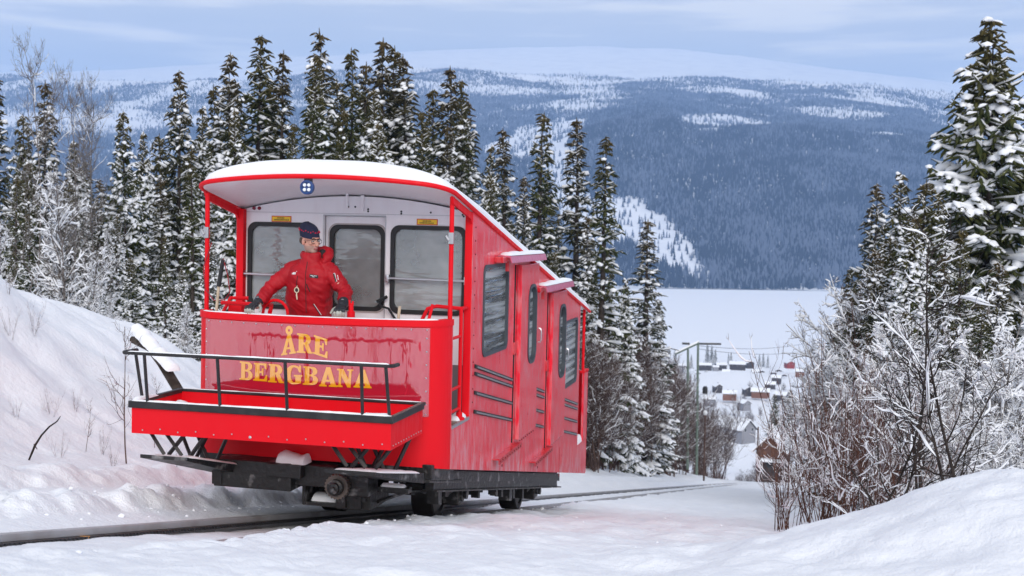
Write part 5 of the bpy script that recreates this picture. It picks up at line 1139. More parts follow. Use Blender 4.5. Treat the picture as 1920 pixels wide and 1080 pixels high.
# (kind, tip x, tip y, distance, width factor, label)
SPR = [
 ('s4', 2, 122, 34, 1.15, 'narrow dark spruce at the far left edge of the photo'),
 ('s3', 88, 150, 38, 1.0, 'slim spruce with rusty brown top left of the frosted birches'),
 ('s1', 240, 206, 33, .92, 'broad low spruce standing alone left of the car, pointed tip above the valley'),
 ('s5', 272, 245, 36, .8, 'small snow-laden spruce tucked right behind the broad low spruce'),
 ('s2', 335, 128, 38, 1.05, 'snowy spruce rising just left of the car roof corner'),
 ('s5', 378, 196, 40, .8, 'pale snow-covered young spruce between two taller ones at the roof corner'),
 ('s2', 425, 96, 42, 1.05, 'tall spruce above the left end of the car roof, bushy top'),
 ('s7', 478, 66, 44, 1.25, 'tall brown-topped spruce, third of the row above the car roof'),
 ('s4', 517, 90, 43, 1.2, 'thin-topped spruce with red-brown cones above the driver'),
 ('s7', 558, 99, 38, .95, 'greenish spruce with thick snow pads left of the tallest tree'),
 ('s3', 613, 50, 42, 1.2, 'tallest spruce of the row above the car roof'),
 ('s8', 660, 88, 46, 1.1, 'spruce directly right of the tallest tree above the roof'),
 ('s4', 690, 116, 48, 1.2, 'shorter thin spruce above the middle of the car roof'),
 ('s4', 720, 72, 50, 1.3, 'slender spruce with open branches standing right of the roof middle'),
 ('s8', 760, 83, 50, 1.15, 'dark spruce, left one of the close pair above the right of the roof'),
 ('s3', 779, 101, 49, 1.15, 'dark spruce, right one of the close pair above the right of the roof'),
 ('s4', 832, 122, 50, 1.3, 'pointed spruce right of the close pair, above the roof end'),
 ('s7', 858, 150, 52, 1.0, 'bushy spruce leaning out over the slope behind the roof edge'),
 ('s3', 886, 182, 54, 1.1, 'spruce with ragged top next to the sloping roof edge'),
 ('s5', 905, 270, 50, .75, 'snow-covered short spruce behind the sloping roof edge'),
 ('s4', 945, 240, 56, 1.25, 'slim spruce above the first door hood'),
 ('s8', 1005, 210, 58, 1.30, 'lone slender spruce left of the ski clearing'),
 ('s4', 1026, 335, 62, 1.2, 'small thin spruce in front of the ski clearing'),
 ('s4', 1077, 219, 58, 1.35, 'tall slender spruce standing in front of the ski clearing'),
 ('s8', 1122, 254, 56, 1.3, 'tall dark spruce right of the ski clearing, behind the rear of the car'),
 ('s4', 1213, 410, 70, 1.75, 'lone shorter spruce at the right end of the row, above the lake shore'),
 ('s6', 1852, 34, 31, 1.3, 'very large snow-laden spruce at the right edge of the photo'),
 ('s2', 1640, 342, 44, 1.25, 'smaller pointed spruce, leftmost of the right hand stand'),
 ('s5', 1684, 320, 40, 1.05, 'spruce with lumpy snowy tip second from the left in the right stand'),
 ('s1', 1728, 362, 29, .95, 'low snow-laden spruce at the left foot of the very large spruce'),
 ('s2', 1925, 190, 38, .9, 'spruce cut off by the right photo edge behind the very large one'),
]
for k_, x, y, d, w_, lab in SPR: tree_at(k_, 'spruce_tree', x, y, d, w_, label=lab, cat='spruce tree')
fill = [(1738, 335, 27), (1700, 400, 25), (1655, 465, 26), (1600, 545, 28), (1765, 470, 22), (1835, 560, 19), (40, 210, 40), (150, 262, 42), (205, 335, 36), (450, 150, 44), (495, 155, 50), (585, 145, 46), (640, 150, 50), (700, 165, 44), (740, 150, 54), (805, 165, 50), (870, 205, 52), (400, 160, 46), (300, 250, 42), (1772, 300, 33), (1700, 400, 30), (1805, 430, 26), (1560, 600, 40), (1612, 520, 30), (1665, 440, 29), (1705, 580, 22), (1872, 490, 22), (1785, 610, 20), (1640, 620, 24), (20, 330, 30), (60, 300, 34), (130, 330, 36), (190, 400, 40), (165, 300, 46), (300, 330, 34), (360, 270, 34), (405, 250, 46), (450, 200, 36), (500, 210, 48), (540, 230, 34), (585, 190, 50), (635, 200, 36), (675, 190, 50), (705, 225, 40), (740, 200, 56), (800, 210, 44), (845, 230, 46), (870, 260, 58), (925, 330, 48), (960, 370, 60), (985, 330, 50), (1050, 400, 66), (1100, 400, 54), (1150, 470, 66), (1040, 470, 50), (1180, 520, 62), (1240, 560, 74), (1790, 420, 40), (1900, 380, 34), (1820, 560, 28), (1600, 500, 48), (1650, 470, 40), (1700, 450, 36), (1620, 560, 36), (1750, 480, 33), (310, 440, 27), (250, 480, 28), (180, 470, 29), (395, 430, 28), (60, 400, 27), (120, 420, 28), (20, 470, 24), (345, 500, 25), (215, 400, 32)]
for i, (x, y, d) in enumerate(fill):
    w_ = ('left of the car', 'behind the car roof', 'beyond the rear of the car', 'at the right')[0 if x < 390 else 1 if x < 900 else 2 if x < 1400 else 3]
    tree_at(['s1', 's5', 's2', 's7', 's3', 's8'][i % 6], 'spruce_tree', x, y, d, random.uniform(.85, 1.15) * (1.25 if x > 1500 else 1), label='snow-laden spruce half hidden among its neighbours in the stand ' + w_, cat='spruce tree', group='half hidden spruces in the stand ' + w_)

# ---- leafless trees and shrubs
def bare_parts(seed, H, trunks=1, spread=.5, lv=(14, 9, 6), l1=.40, ratio=.5, up=.35, r0=.05, lean=.05, zmin=.2, twr=.004, snow=.5, k0=6, sw=1.0):
    r = np.random.default_rng(seed); n = 6; parts = []; sn = []
    s = np.linspace(0, 1, n)
    def grow(par, rpar, cnt, Lr, tmin, ang_, rr0, lvl):
        B = len(par); Pn = np.repeat(par, cnt, 0); plen = np.repeat(np.linalg.norm(np.diff(par, axis=1), axis=2).sum(1), cnt); pr = np.repeat(rpar[:, 0], cnt)
        t_ = r.uniform(tmin, .97, B * cnt); i0 = np.minimum((t_ * (n - 1)).astype(int), n - 2); f = (t_ * (n - 1) - i0)[:, None]; ar = np.arange(B * cnt)
        p0 = Pn[ar, i0] * (1 - f) + Pn[ar, i0 + 1] * f; d0 = Pn[ar, i0 + 1] - Pn[ar, i0]; d0 /= np.linalg.norm(d0, axis=1, keepdims=True) + 1e-9
        q = r.normal(size=d0.shape); q -= d0 * (q * d0).sum(1, keepdims=True); q /= np.linalg.norm(q, axis=1, keepdims=True) + 1e-9
        a = (ang_ * r.uniform(.6, 1.3, len(t_)))[:, None]; d = d0 * np.cos(a) + q * np.sin(a)
        L = (plen * Lr * (1.15 - .75 * t_) * r.uniform(.55, 1.2, len(t_)))[:, None, None]
        side = r.normal(size=d.shape) * .16; c = np.stack([p0 + (d * x) * L[:, 0] + np.array([0, 0, up]) * (x ** 2) * L[:, 0] * .6 + side * np.sin(x * 3.6) * L[:, 0] * .6 for x in s], 1)
        c += r.normal(size=c.shape) * (L * .018) * (s > 0)[None, :, None]
        rad_ = (np.maximum(pr * rr0 * (1 - .5 * t_), twr))[:, None] * (1 - .75 * s)[None] + twr * .4
        return c, rad_
    T = []; TR = []
    for i in range(trunks):
        a = r.uniform(0, 6.28); ln = spread * r.uniform(.3, 1) if trunks > 1 else lean; h_ = H * (r.uniform(.7, 1) if trunks > 1 else 1)
        x = ln * h_ * s * math.cos(a) + .03 * h_ * np.sin(s * 5 + seed + i); y = ln * h_ * s * math.sin(a) + .03 * h_ * np.cos(s * 4 + i); T.append(np.stack([x + math.cos(a) * .08 * (trunks > 1), y + math.sin(a) * .08 * (trunks > 1), h_ * s * (1 - .08 * ln) - .1], -1)); TR.append(r0 * (1 - .85 * s) * r.uniform(.7, 1.1) + twr)
    cur, cr_ = np.array(T), np.array(TR); trunk = tubes(cur, cr_, k=k0); out_ = []
    for li, cnt in enumerate(lv):
        cur, cr_ = grow(cur, cr_, cnt, l1 if li == 0 else ratio, zmin if li == 0 else .12, .85, .55 if li == 0 else .6, li)
        out_.append(tubes(cur, cr_, k=4 if li == 0 else 3))
        if snow > 0:
            dd = np.diff(cur, axis=1).mean(1); hor = 1 - np.abs(dd[:, 2]) / (np.linalg.norm(dd, axis=1) + 1e-9); keep_ = (hor > .22) & (r.random(len(cur)) < snow * (1.2 if li < 2 else .8))
            if keep_.any():
                c2 = cur[keep_].copy(); n_ = fbm(c2[..., 0] * 5 + seed, c2[..., 1] * 5, c2[..., 2] * 5, o=2); w2 = sw * (cr_[keep_] * 1.1 + (.010, .008, .005, .005)[li]) * np.clip((n_ - .25) * 2.6, .15, 1.5) * (np.array([.4, 1, 1, 1, 1, .4])[None]); c2[..., 2] += cr_[keep_] * .6 + w2 * .5
                sn.append(tubes(c2, w2, w2 * .9, k=4))
    return trunk, cat_(out_), cat_(sn) if sn else None
def bare_proto(key, name, seed, mtrunk, mtwig, **k):
    t_, b_, s_ = bare_parts(seed, **k); root = empty(name, (0, 0, 0)); mesh_np('trunk' if k.get('trunks', 1) == 1 else 'stems', *t_, mtrunk, root, smooth=True); mesh_np('branches', *b_, mtwig, root)
    if s_ is not None: mesh_np('snow_load', *s_, M_TSNOW, root, smooth=True)
    regkids(root); PROTO[key] = [root, False]
bare_proto('b1', 'birch_tree', 21, M_BIRCH, M_BIRCH, H=9, lv=(20, 9, 6), l1=.32, r0=.05, snow=.1, zmin=.25, up=.5, twr=.003)
bare_proto('b2', 'birch_tree', 22, M_BIRCH, M_BIRCH, H=7, lv=(20, 9, 5), l1=.42, r0=.09, snow=1.1, sw=1.9, zmin=.15, up=.1, trunks=2, spread=.15)
bare_proto('b3', 'snowy_shrub', 23, M_BIRCH, M_BIRCH, H=4, lv=(11, 9, 6), l1=.5, r0=.05, snow=1.2, zmin=.1, up=.05, trunks=8, spread=.5, sw=2.0)
bare_proto('b4', 'snowy_shrub', 24, M_TWIG, M_TWIG, H=4, lv=(9, 8, 5), l1=.5, r0=.035, snow=1.1, zmin=.1, up=.2, trunks=9, spread=.5, sw=1.6)
bare_proto('t1', 'bare_shrub', 31, M_TWIG, M_TWIG, H=4, lv=(10, 8, 5), l1=.38, r0=.022, snow=.25, zmin=.15, up=.6, trunks=6, spread=.25)
bare_proto('t2', 'bare_shrub', 32, M_TWIG, M_TWIG, H=4, lv=(11, 7, 5), l1=.35, r0=.022, snow=.18, zmin=.2, up=.7, trunks=5, spread=.20)
bare_proto('r1', 'willow_shrub', 41, M_RTWIG, M_RTWIG, H=2.2, lv=(5, 3), l1=.35, r0=.0065, snow=.35, zmin=.2, up=.5, trunks=6, spread=.4, twr=.0016)
bare_proto('r2', 'willow_shrub', 42, M_RTWIG, M_RTWIG, H=2.4, lv=(5, 3), l1=.32, r0=.007, snow=.35, zmin=.2, up=.4, trunks=6, spread=.5, twr=.0016)
bare_proto('w1', 'sapling', 51, M_TWIG, M_TWIG, H=2.4, lv=(14, 5), l1=.28, r0=.014, snow=.1, zmin=.2, up=.5, twr=.002)
bare_proto('w2', 'sapling', 52, M_DTWIG, M_DTWIG, H=3.2, lv=(11, 5, 3), l1=.45, r0=.026, snow=.35, zmin=.12, up=.2, twr=.0025, trunks=2, spread=.22)
def bare_at(key, name, px, d, H, H0, sx=1.0, rz=None, dz=0.0, **kw):
    X, Y = spot(px, d); return put(key, name, X, Y, gz(X, Y) - .05 + dz, H=H, sx=sx, H0=H0, rz=random.uniform(0, 6.28) if rz is None else rz, **kw)
def tipH(px, py, d):
    X, Y = spot(px, d); v = ray(px, py); return v.z / v.y * d - gz(X, Y) + .05
for x, y, d, lab in ((62, 105, 26, 'tall leafless birch at upper left, its crown against the sky'), (122, 165, 30, 'thin leafless birch right of the tallest birch at upper left'), (190, 190, 30, 'slender bare birch between the left spruces')):
    bare_at('b1', 'birch_tree', x, d, tipH(x, y, d), 9, .62, label=lab, cat='birch tree')
for x, y, d, lab in ((-8, 400, 22, 'snow-laden birch at the left photo edge'), (118, 300, 26, 'snow-covered birch with white spreading limbs, centre of the left thicket'), (172, 440, 25, 'snow-covered birch with forked trunk left of the car'), (205, 545, 22, 'small snow-covered birch just above the left bank'), (345, 560, 24, 'small snow-covered birch behind the left front post')):
    bare_at('b2', 'birch_tree', x, d, tipH(x, y, d), 7, .62, label=lab, cat='birch tree')
RS = [(1665, 620, 24, 'b3'), (1700, 500, 27, 'b4'), (1735, 560, 20, 'b3'), (1790, 600, 17, 'b3'), (1850, 640, 15, 'b3'), (1905, 600, 17, 'b3'), (1690, 690, 17, 'b3'), (1740, 740, 14, 'b4'), (1612, 690, 28, 'b4'), (1670, 740, 19, 'b4'), (1800, 760, 12.5, 'b3'), (1590, 640, 36, 'b4'), (1900, 780, 12.5, 'b3'), (1640, 560, 34, 'b4')]
for x, y, d, k_ in RS: bare_at(k_, 'snowy_shrub', x, d, tipH(x, y, d), 4, .82, label='tangled shrub with snow on every twig in the right hand thicket', cat='snowy shrub', group='snowy shrubs of the right hand thicket')
# brown thicket beyond the car
rs = np.random.default_rng(77); spots = []
for i in range(330):
    px = rs.uniform(1085, 1450); d = rs.uniform(44, 135); spots.append((px, d))
for i in range(170): spots.append((rs.uniform(1090, 1300), rs.uniform(44, 72)))
for px, d in sorted(spots, key=lambda q: -q[1]):
    X, Y = spot(px, d); u, v = uv_of(X, Y)
    lim = -2.6 - 1.6 * max(0, 1 - abs(u - 50) / 70)
    if v > lim: continue
    top = np.interp(px, [1085, 1180, 1260, 1300, 1360, 1400, 1470], [640, 655, 700, 760, 740, 790, 800]) + rs.uniform(-25, 45)
    h_ = tipH(px, top, d)
    if h_ < 1.2: continue
    bare_at(('t1', 't2')[int(rs.integers(2))], 'bare_shrub', px, d, h_, 4, rs.uniform(.8, 1.1), label='leafless brown bush in the thicket along the far side of the track', cat='bush', group='leafless bushes beyond the car')
# shrubs and saplings near the camera on the right
for i in range(30):
    px = float(rs.uniform(1470, 1720)); d = float(rs.uniform(9.5, 17)); top = np.interp(px, [1480, 1560, 1620, 1690], [760, 640, 690, 760]) + rs.uniform(-50, 80)
    h_ = tipH(px, top, d)
    if h_ > .5: bare_at(('r1', 'r2')[i % 2], 'willow_shrub', px, d, h_, 2.3, .8, label='thin red-brown willow stems growing out of the snow at right', cat='willow shrub', group='red-brown willow shrubs')
bare_at('w2', 'sapling', 1822, 8.6, tipH(1822, 330, 8.6), 3.2, .8, label='dark bare sapling in focus at right, reaching above the snowy shrubs', cat='sapling')
bare_at('w2', 'sapling', 1640, 9.5, tipH(1640, 610, 9.5), 3.2, 1.3, rz=2.2, label='leaning dark bare sapling with snow in its forks above the drift', cat='sapling')
bare_at('w2', 'sapling', 1735, 10.5, tipH(1735, 560, 10.5), 3.2, 1.1, rz=4.0, label='bare sapling between the other two near the right drift', cat='sapling')
# left bank saplings and twigs
bare_at('w1', 'sapling', 236, 13.0, tipH(236, 600, 13.0), 2.4, .9, label='thin leafless sapling on the left bank beside the tray railing', cat='sapling')
bare_at('w1', 'sapling', 162, 12.8, tipH(162, 745, 12.8), 2.4, 1.0, label='low leafless sapling on the snow bank left of the tray', cat='sapling')
bare_at('w1', 'sapling', 292, 14.5, tipH(292, 700, 14.5), 2.4, .8, label='leafless sapling seen through the tray railing', cat='sapling')
for px, py, d, H in ((20, 640, 15, .5), (62, 610, 15.5, .55), (95, 690, 13.5, .4), (30, 760, 12.5, .3), (140, 690, 14, .35), (190, 720, 13, .4), (110, 800, 12, .35), (210, 800, 12.2, .35), (330, 800, 12.5, .3), (15, 590, 16, .5)):
    bare_at('r2', 'bank_twigs', px, d, H, 2.3, .8, label='few thin twigs sticking out of the left snow bank', cat='twigs', group='thin twigs on the left bank')
def ground_hit(px, py, d0=6, d1=80):
    v = ray(px, py); best = None
    for d in np.arange(d0, d1, .1):
        p = v * (d / v.y)
        if p.z < gz(p.x, p.y): return p
    return v * (d1 / v.y)
p = ground_hit(52, 864); mb = MB(); D_ = p.y / F
bp_ = [(0, 0), (8, -20), (22, -36), (16, -26), (30, -50), (44, -72), (56, -84), (60, -90)]
mb.tube([Vector((p.x + a * D_, p.y + .01 * i, p.z - .02 - b * D_)) for i, (a, b) in enumerate([(0, 0), (7, -18), (12, -32), (24, -52), (38, -68), (52, -78), (58, -88)])], [.008, .010, .011, .009, .008, .006, .003], 6)
mb.tube([Vector((p.x + 12 * D_, p.y, p.z + 32 * D_)), Vector((p.x + 18 * D_, p.y, p.z + 22 * D_))], [.008, .003], 5)
mb.build('bent_twig', M_DTWIG, None, smooth=True, label='dark bent twig curving up out of the left snow bank', cat='twig')
# snow-covered fallen log leaning on the bank
def px_pt(px, py, d): v = ray(px, py); return v * (d / v.y)
mb = MB(); A_ = px_pt(258, 625, 16.5); B_ = px_pt(325, 700, 15.6); B2_ = B_ + Vector((.1, 0, -.28)); mb.tube([A_ + Vector((-.1, .1, -.1)), A_.lerp(B_, .35), A_.lerp(B_, .7) - Vector((0, 0, .03)), B2_], [.05, .065, .07, .07], 10); lg = mb.build('fallen_log', M_BARK, None, smooth=True, label='fallen log under thick snow at the top of the left bank', cat='log')
mb = MB(); mb.add(*snow_strip([A_.lerp(B_, t_) + Vector((0, 0, .04)) for t_ in np.linspace(-.04, 1.02, 40)], .21, .11, 91, 9)); mb.build('snow', M_SNOW_S, lg, smooth=True)

# ------------------------------------------------------------------ village below
M_HW = [mat('dark_timber', (.035, .028, .026), .8, var=((.08, .06, .05), 1.5, .4, .7)), mat('brown_timber', (.16, .065, .035), .8, var=((.22, .10, .05), 1.2, .4, .7)), mat('falu_red_boards', (.26, .03, .02), .8), mat('grey_boards', (.25, .25, .27), .8)]
M_HWIN = mat('house_window', (.02, .025, .03), .15); M_HTRIM = mat('white_trim', (.7, .7, .7), .6)
def house(px, py, d, w_, l_, h_, rh, rot, wm, label, nwin=3, chimney=True):
    v = ray(px, py); X, Y = v.x / v.y * d, d; Z = v.z / v.y * d; k_ = .46 if d > 400 else .7
    r = empty('house', (X, Y, Z), rot, label=label, cat='house'); r.scale = (k_, k_, k_)
    mb = MB(); mb.prism([(-w_ / 2, -4), (w_ / 2, -4), (w_ / 2, h_), (0, h_ + rh), (-w_ / 2, h_)], [], lambda a, b, t_: (a, t_, b), -l_ / 2, l_ / 2); mb.build('wall', M_HW[wm], r)
    for s_ in (-1, 1):
        mb = MB(); o_ = .6; q = [(0, h_ + rh + .02), (s_ * (w_ / 2 + o_), h_ - rh * o_ / (w_ / 2)), (s_ * (w_ / 2 + o_), h_ - rh * o_ / (w_ / 2) + .18), (0, h_ + rh + .2)]
        mb.prism(q, [], lambda a, b, t_: (a, t_, b), -l_ / 2 - .7, l_ / 2 + .7); rf = mb.build('roof', M_HW[0], r)
        q2 = [(0, h_ + rh + .2), (s_ * (w_ / 2 + o_), h_ - rh * o_ / (w_ / 2) + .18), (s_ * (w_ / 2 + o_), h_ - rh * o_ / (w_ / 2) + .5), (0, h_ + rh + .6)]
        mb = MB(); mb.prism(q2, [], lambda a, b, t_: (a, t_, b), -l_ / 2 - .72, l_ / 2 + .72); mb.build('roof_snow', M_SNOW_S, rf)
    mb = None
    for i in range(nwin):
        y = -l_ / 2 + l_ * (i + .5) / nwin
        for s_ in (-1, 1):
            mb = MB(); mb.box((s_ * w_ / 2 - .04, y - .5, h_ * .35), (s_ * w_ / 2 + .04, y + .5, h_ * .35 + 1.2)); f = mb.build('window', M_HTRIM, r); mb = MB(); mb.box((s_ * w_ / 2 - .06, y - .42, h_ * .35 + .08), (s_ * w_ / 2 + .06, y + .42, h_ * .35 + 1.12)); mb.build('pane', M_HWIN, f)
    for xx in (-w_ / 4, w_ / 4):
        mb = MB(); mb.box((xx - .5, -l_ / 2 - .04, h_ * .35), (xx + .5, -l_ / 2 + .02, h_ * .35 + 1.2)); f = mb.build('window', M_HTRIM, r); mb = MB(); mb.box((xx - .42, -l_ / 2 - .06, h_ * .35 + .08), (xx + .42, -l_ / 2, h_ * .35 + 1.12)); mb.build('pane', M_HWIN, f)
    if chimney: mb = MB(); mb.box((w_ * .1, l_ * .1, h_), (w_ * .1 + .8, l_ * .1 + .8, h_ + rh + 1.2)); mb.build('chimney', M_HW[3], r)
    return r
H_ = [(1322, 688, 640, 8, 14, 2.6, 2.0, 1.5, 0, 'dark house with snowy roof at the left of the upper village row'), (1342, 690, 625, 5, 6, 1.4, 1.2, 1.55, 3, 'small pale shed between two dark houses of the upper row'), (1352, 688, 645, 8, 12, 2.8, 2.0, 1.6, 0, 'dark house right of the small pale shed in the village'), (1383, 687, 630, 11, 18, 3.0, 2.6, 1.35, 0, 'long dark house with wide snowy gable in the middle of the upper row'), (1404, 684, 640, 9, 10, 2.6, 2.4, .25, 0, 'dark cabin with snowy gable at the right of the upper row'), (1480, 684, 640, 9, 12, 2.6, 2.6, .1, 2, 'bright red house with snowy roof near the lake'),
 (1402, 734, 500, 8, 11, 2.4, 2.4, .05, 0, 'dark cabin with white gable front in the lower village'), (1426, 738, 490, 8, 16, 2.2, 2.6, 1.3, 1, 'brown barn-like house right of the white gabled cabin'), (1283, 690, 660, 8, 14, 2.8, 2.0, 1.5, 0, 'dark house half hidden behind the power pole'), (1378, 806, 300, 7, 14, 1.2, 3.2, .6, 3, 'long snow-covered roof just below the lower village'), (1456, 712, 560, 7, 9, 2.4, 2.0, 1.2, 0, 'small dark house below the red one')]
H_ += [(1300, 700, 620, 7, 10, 2.4, 2.2, .3, 0, 'dark gabled hut between the power poles and the upper house row'), (1362, 700, 600, 6, 8, 2.0, 2.0, 1.2, 3, 'pale hut just below the small pale shed'), (1418, 700, 610, 6, 9, 2.0, 2.0, 1.5, 0, 'dark hut beside the parked cars'), (1345, 728, 520, 7, 9, 2.2, 2.2, .2, 0, 'dark gabled hut on the open slope left of the lower village'), (1368, 742, 480, 7, 12, 2.2, 2.2, 1.4, 1, 'low brown shed left of the white gabled cabin'), (1444, 724, 540, 7, 10, 2.2, 2.2, 1.4, 0, 'dark shed on the slope below the parked cars'), (1330, 752, 450, 7, 10, 2.2, 2.2, 1.3, 3, 'grey shed with snowy roof beside the power poles'), (1465, 745, 470, 7, 11, 2.4, 2.2, .9, 0, 'dark house with snowy roof partly hidden by the right thicket'), (1395, 760, 430, 7, 9, 2.2, 2.2, .4, 3, 'pale gabled hut above the long snow-covered roof'), (1500, 700, 600, 7, 10, 2.4, 2.2, 1.3, 1, 'brown house at the right end of the village by the thicket')]
for a in H_: house(*a)
# near barn with exposed planks
v = ray(1450, 868); bd_ = 160.; X, Y, Z = v.x / v.y * bd_, bd_, v.z / v.y * bd_
BN = empty('timber_barn', (X, Y, Z), rad(-24), label='weathered orange-brown timber barn with thick snow on its roof', cat='barn'); BN.scale = (.72, .72, .72)
mb = MB(); mb.prism([(-2.6, -4), (2.6, -4), (2.6, 3.0), (.0, 5.6), (-2.6, 3.0)], [], lambda a, b, t_: (a, t_, b), -3.2, 3.2); mb.build('wall', M_HW[0], BN)
mpl = mat('orange_planks', (.19, .085, .045), .75, var=((.10, .045, .03), 2.0, .4, .65)); sh = None
for i in range(14):
    x = -2.5 + i * .37; top_ = 3.0 + 2.6 * (1 - abs(x + .14) / 2.6) - .1; bot = 1.6 if i % 3 == 2 else .2
    mb = MB(); mb.box((x, -3.27, bot), (x + .31, -3.205, top_)); mb.build('plank', mpl, BN)
for i in range(15):
    y = -3.1 + i * .43; mb = MB(); mb.box((-2.67, y, -.2), (-2.605, y + .36, 2.9)); mb.build('plank', mpl, BN)
for s_ in (-1, 1):
    q = [(0, 5.62), (s_ * 3.3, 2.35), (s_ * 3.3, 2.5), (0, 5.8)]; mb = MB(); mb.prism(q, [], lambda a, b, t_: (a, t_, b), -4.0, 4.0); rf = mb.build('roof', M_HW[1], BN)
    q = [(0, 5.8), (s_ * 3.32, 2.5), (s_ * 3.35, 2.9), (s_ * 2.9, 3.35), (0, 6.25)]; mb = MB(); mb.prism(q, [], lambda a, b, t_: (a, t_, b), -4.03, 4.03); mb.build('roof_snow', M_SNOW_S, rf, bevel=.08)
mb = MB(); mb.box((-1.6, -5.0, 1.0), (2.8, -3.3, 1.15)); mb.box((-1.6, -5.0, 1.15), (2.8, -3.3, 1.45), bev=.05); mb.build('lean_to_roof', M_SNOW_S, BN)
mb = MB(); mb.box((-1.0, -3.3, -.3), (.6, -3.28, .9)); mb.build('barn_door', M_INK, BN)
# power line: pair of poles with cross beam
M_POLE = mat('green_grey_pole', (.12, .16, .13), .8); D0 = 95.0
PL = empty('power_pole', px_pt(1298, 800, D0), label='double wooden power pole with a slanting snowy cross beam', cat='power pole'); inv = Vector(PL.location)
def loc(px, py, d=D0): return px_pt(px, py, d) - inv
for a, b in (((1290, 655), (1289, 880)), ((1309, 641), (1306, 890))): mb = MB(); mb.tube([loc(*a), loc(*b)], [.09, .12], 8); mb.build('pole', M_POLE, PL, smooth=True)
mb = MB(); mb.tube([loc(1266, 664), loc(1311, 643)], .08, 6); mb.build('cross_beam', M_POLE, PL); mb = MB(); mb.tube([loc(1266, 661), loc(1311, 640)], .09, 6); mb.build('beam_snow', M_SNOW_S, PL)
mb = MB(); mb.tube([loc(1279, 644), loc(1293, 644.5)], .09, 6); mb.tube([loc(1311, 644.5), loc(1352, 645)], .08, 6); mb.build('insulator_arm', M_BLACK, PL)
mb = MB(); mb.lathe([(0, .2), (.5, .2), (.6, .1)], loc(1322, 738), (0, 0, 1), 12); mb.build('transformer', M_BLACK, PL)
for k_ in range(2):
    mb = MB(); a = px_pt(1309, 648 + 6 * k_, D0); b = px_pt(1560, 628 + 16 * k_, 160); pts = [a.lerp(b, t_) - Vector((0, 0, 4 * .9 * t_ * (1 - t_))) for t_ in np.linspace(0, 1, 14)]; mb.tube(pts, .018, 4)
    mb.build('power_line', M_BLACK, None, label=('upper' if k_ == 0 else 'lower') + ' thin power line running right from the double pole', cat='power line')
for i, (px, y0, y1, d, lab) in enumerate(((1320, 776, 884, 62, 'thin brown pole with white lamp knob beside the thicket'), (1419, 800, 888, 78, 'short thin pole beside the far end of the track'))):
    r = empty('marker_pole', px_pt(px, y1, d), label=lab, cat='pole'); h_ = (px_pt(px, y0, d) - px_pt(px, y1, d)).z
    mb = MB(); mb.tube([(0, 0, -.5), (.02 * i, 0, h_)], .055, 6); mb.build('pole', M_TWIG, r, smooth=True)
    if i == 0: mb = MB(); ball(mb, (0, 0, h_ + .06), (.12, .12, .14), None, 10, 6); mb.build('lamp_knob', M_WHT, r, smooth=True)
# parked cars under snow
def pcar(px, py, d, rot, lab):
    v = ray(px, py); r = empty('parked_car', (v.x / v.y * d, d, v.z / v.y * d), rot, label=lab, cat='car'); r.scale = (.7, .7, .7)
    mb = MB(); mb.prism([(-2.2, .35), (2.2, .35), (2.25, .85), (1.3, 1.0), (.7, 1.45), (-1.3, 1.45), (-2.1, 1.0), (-2.25, .6)], [], lambda a, b, t_: (a, t_, b), -.85, .85); mb.build('body', M_HW[0], r, bevel=.08)
    mb = MB(); mb.prism([(-2.2, 1.0), (-1.3, 1.5), (.7, 1.5), (1.3, 1.02), (2.2, .88), (2.2, 1.08), (1.3, 1.25), (.7, 1.75), (-1.3, 1.75), (-2.15, 1.25)], [], lambda a, b, t_: (a, t_, b), -.83, .83); mb.build('snow', M_SNOW_S, r, bevel=.1)
    for x in (-1.4, 1.4):
        for y in (-.8, .8): mb = MB(); mb.lathe([(-.1, .32), (.1, .32)], (x, y, .32), (0, 1, 0), 12); mb.build('wheel', M_RUB, r)
PC = [(1352, 707), (1366, 704), (1412, 703), (1428, 699), (1450, 702), (1460, 697), (1470, 706), (1310, 703), (1325, 700)]
for i, (x, y) in enumerate(PC): pcar(x, y, 590 + 5 * (i % 3), .15 * (i % 4), 'dark parked car under a cap of snow on the village slope'); bpy.context.scene.objects[-1]
for o in bpy.data.objects:
    if o.name.startswith('parked_car'): o['group'] = 'snow-capped cars parked in the village'
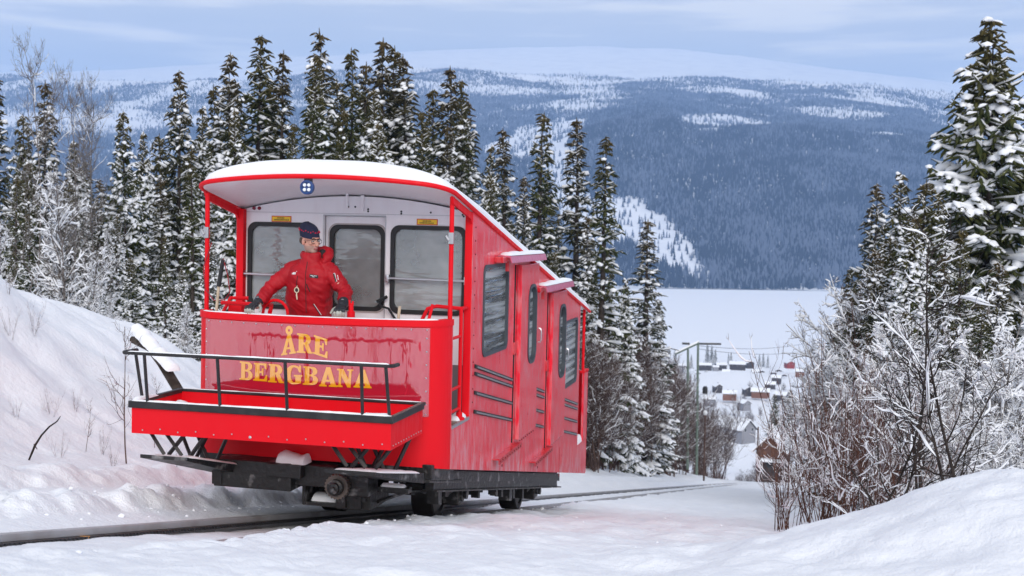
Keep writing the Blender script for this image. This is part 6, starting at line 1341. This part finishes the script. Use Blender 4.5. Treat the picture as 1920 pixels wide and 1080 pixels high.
# conifers and thickets of the village slope
vt = [(1330, 645, 655), (1338, 648, 650), (1345, 655, 660), (1370, 662, 700), (1375, 660, 690), (1428, 664, 690), (1436, 662, 690), (1444, 666, 685), (1270, 655, 640), (1300, 665, 650)]
for x, y, d in vt: tree_at('s2', 'spruce_tree', x, y, d, 1.3, label='small dark conifer among the village houses by the lake', cat='spruce tree', group='dark conifers among the village houses')
tree_at('s1', 'spruce_tree', 1462, 738, 200, 1.0, label='green spruce with snow just left of its brown neighbour above the barn', cat='spruce tree'); tree_at('s3', 'spruce_tree', 1478, 728, 205, 1.2, label='brownish narrow spruce right above the barn', cat='spruce tree')
for i in range(46):
    px = float(rs.uniform(1260, 1500)); d = float(rs.choice([rs.uniform(170, 300), rs.uniform(380, 600)])); X, Y = spot(px, d)
    bare_at(('t1', 't2')[i % 2], 'bare_shrub', px, d, float(rs.uniform(3.5, 7)), 4, 1.0, label='leafless brown tree clump on the village slope below the track', cat='bush', group='leafless clumps on the village slope')
for k_ in list(PROTO):
    if not PROTO[k_][1]:
        for c in KIDS.get(PROTO[k_][0].name, []): bpy.data.objects.remove(c, do_unlink=True)
        bpy.data.objects.remove(PROTO[k_][0], do_unlink=True)
# ski marker and chip of orange wood in the foreground by the rail
p = ground_hit(158, 1012, 3, 12); mb = MB(); mb.box((-.035, -.02, 0), (.035, .02, .022), bev=.006); mb.build('orange_chip', mat('orange_plastic', (.75, .35, .08), .6), None, label='small orange chip lying in the snow beside the rail', cat='litter').location = p

# clods of snow thrown up along the cleared track
rs = np.random.default_rng(5); mb = MB(); ico = bmesh.new(); bmesh.ops.create_icosphere(ico, subdivisions=1, radius=1); IV = [v.co.copy() for v in ico.verts]; IF = [[v.index for v in f.verts] for f in ico.faces]; ico.free()
for i in range(380):
    u = rs.uniform(-9, 9); v = float(rs.choice([rs.normal(-.95, .10), rs.normal(-1.35, .25), rs.normal(-2.2, .3), rs.normal(.72, .07), rs.uniform(.6, 3.5)], p=[.25, .2, .15, .3, .1])); X, Y = xy_of(u, v); z = gz(X, Y); q = rs.uniform(.006, .020) * (1.5 if rs.random() < .12 else 1)
    mb.add([Vector((X, Y, z + q * .1)) + Vector((p.x * q, p.y * q, p.z * q * .75)) * (1 + .35 * (rs.random() - .5)) for p in IV], IF)
mb.build('snow_clods', M_SNOW_S, None, smooth=True, kind='stuff', label='small clods of snow along the cleared edges of the track')
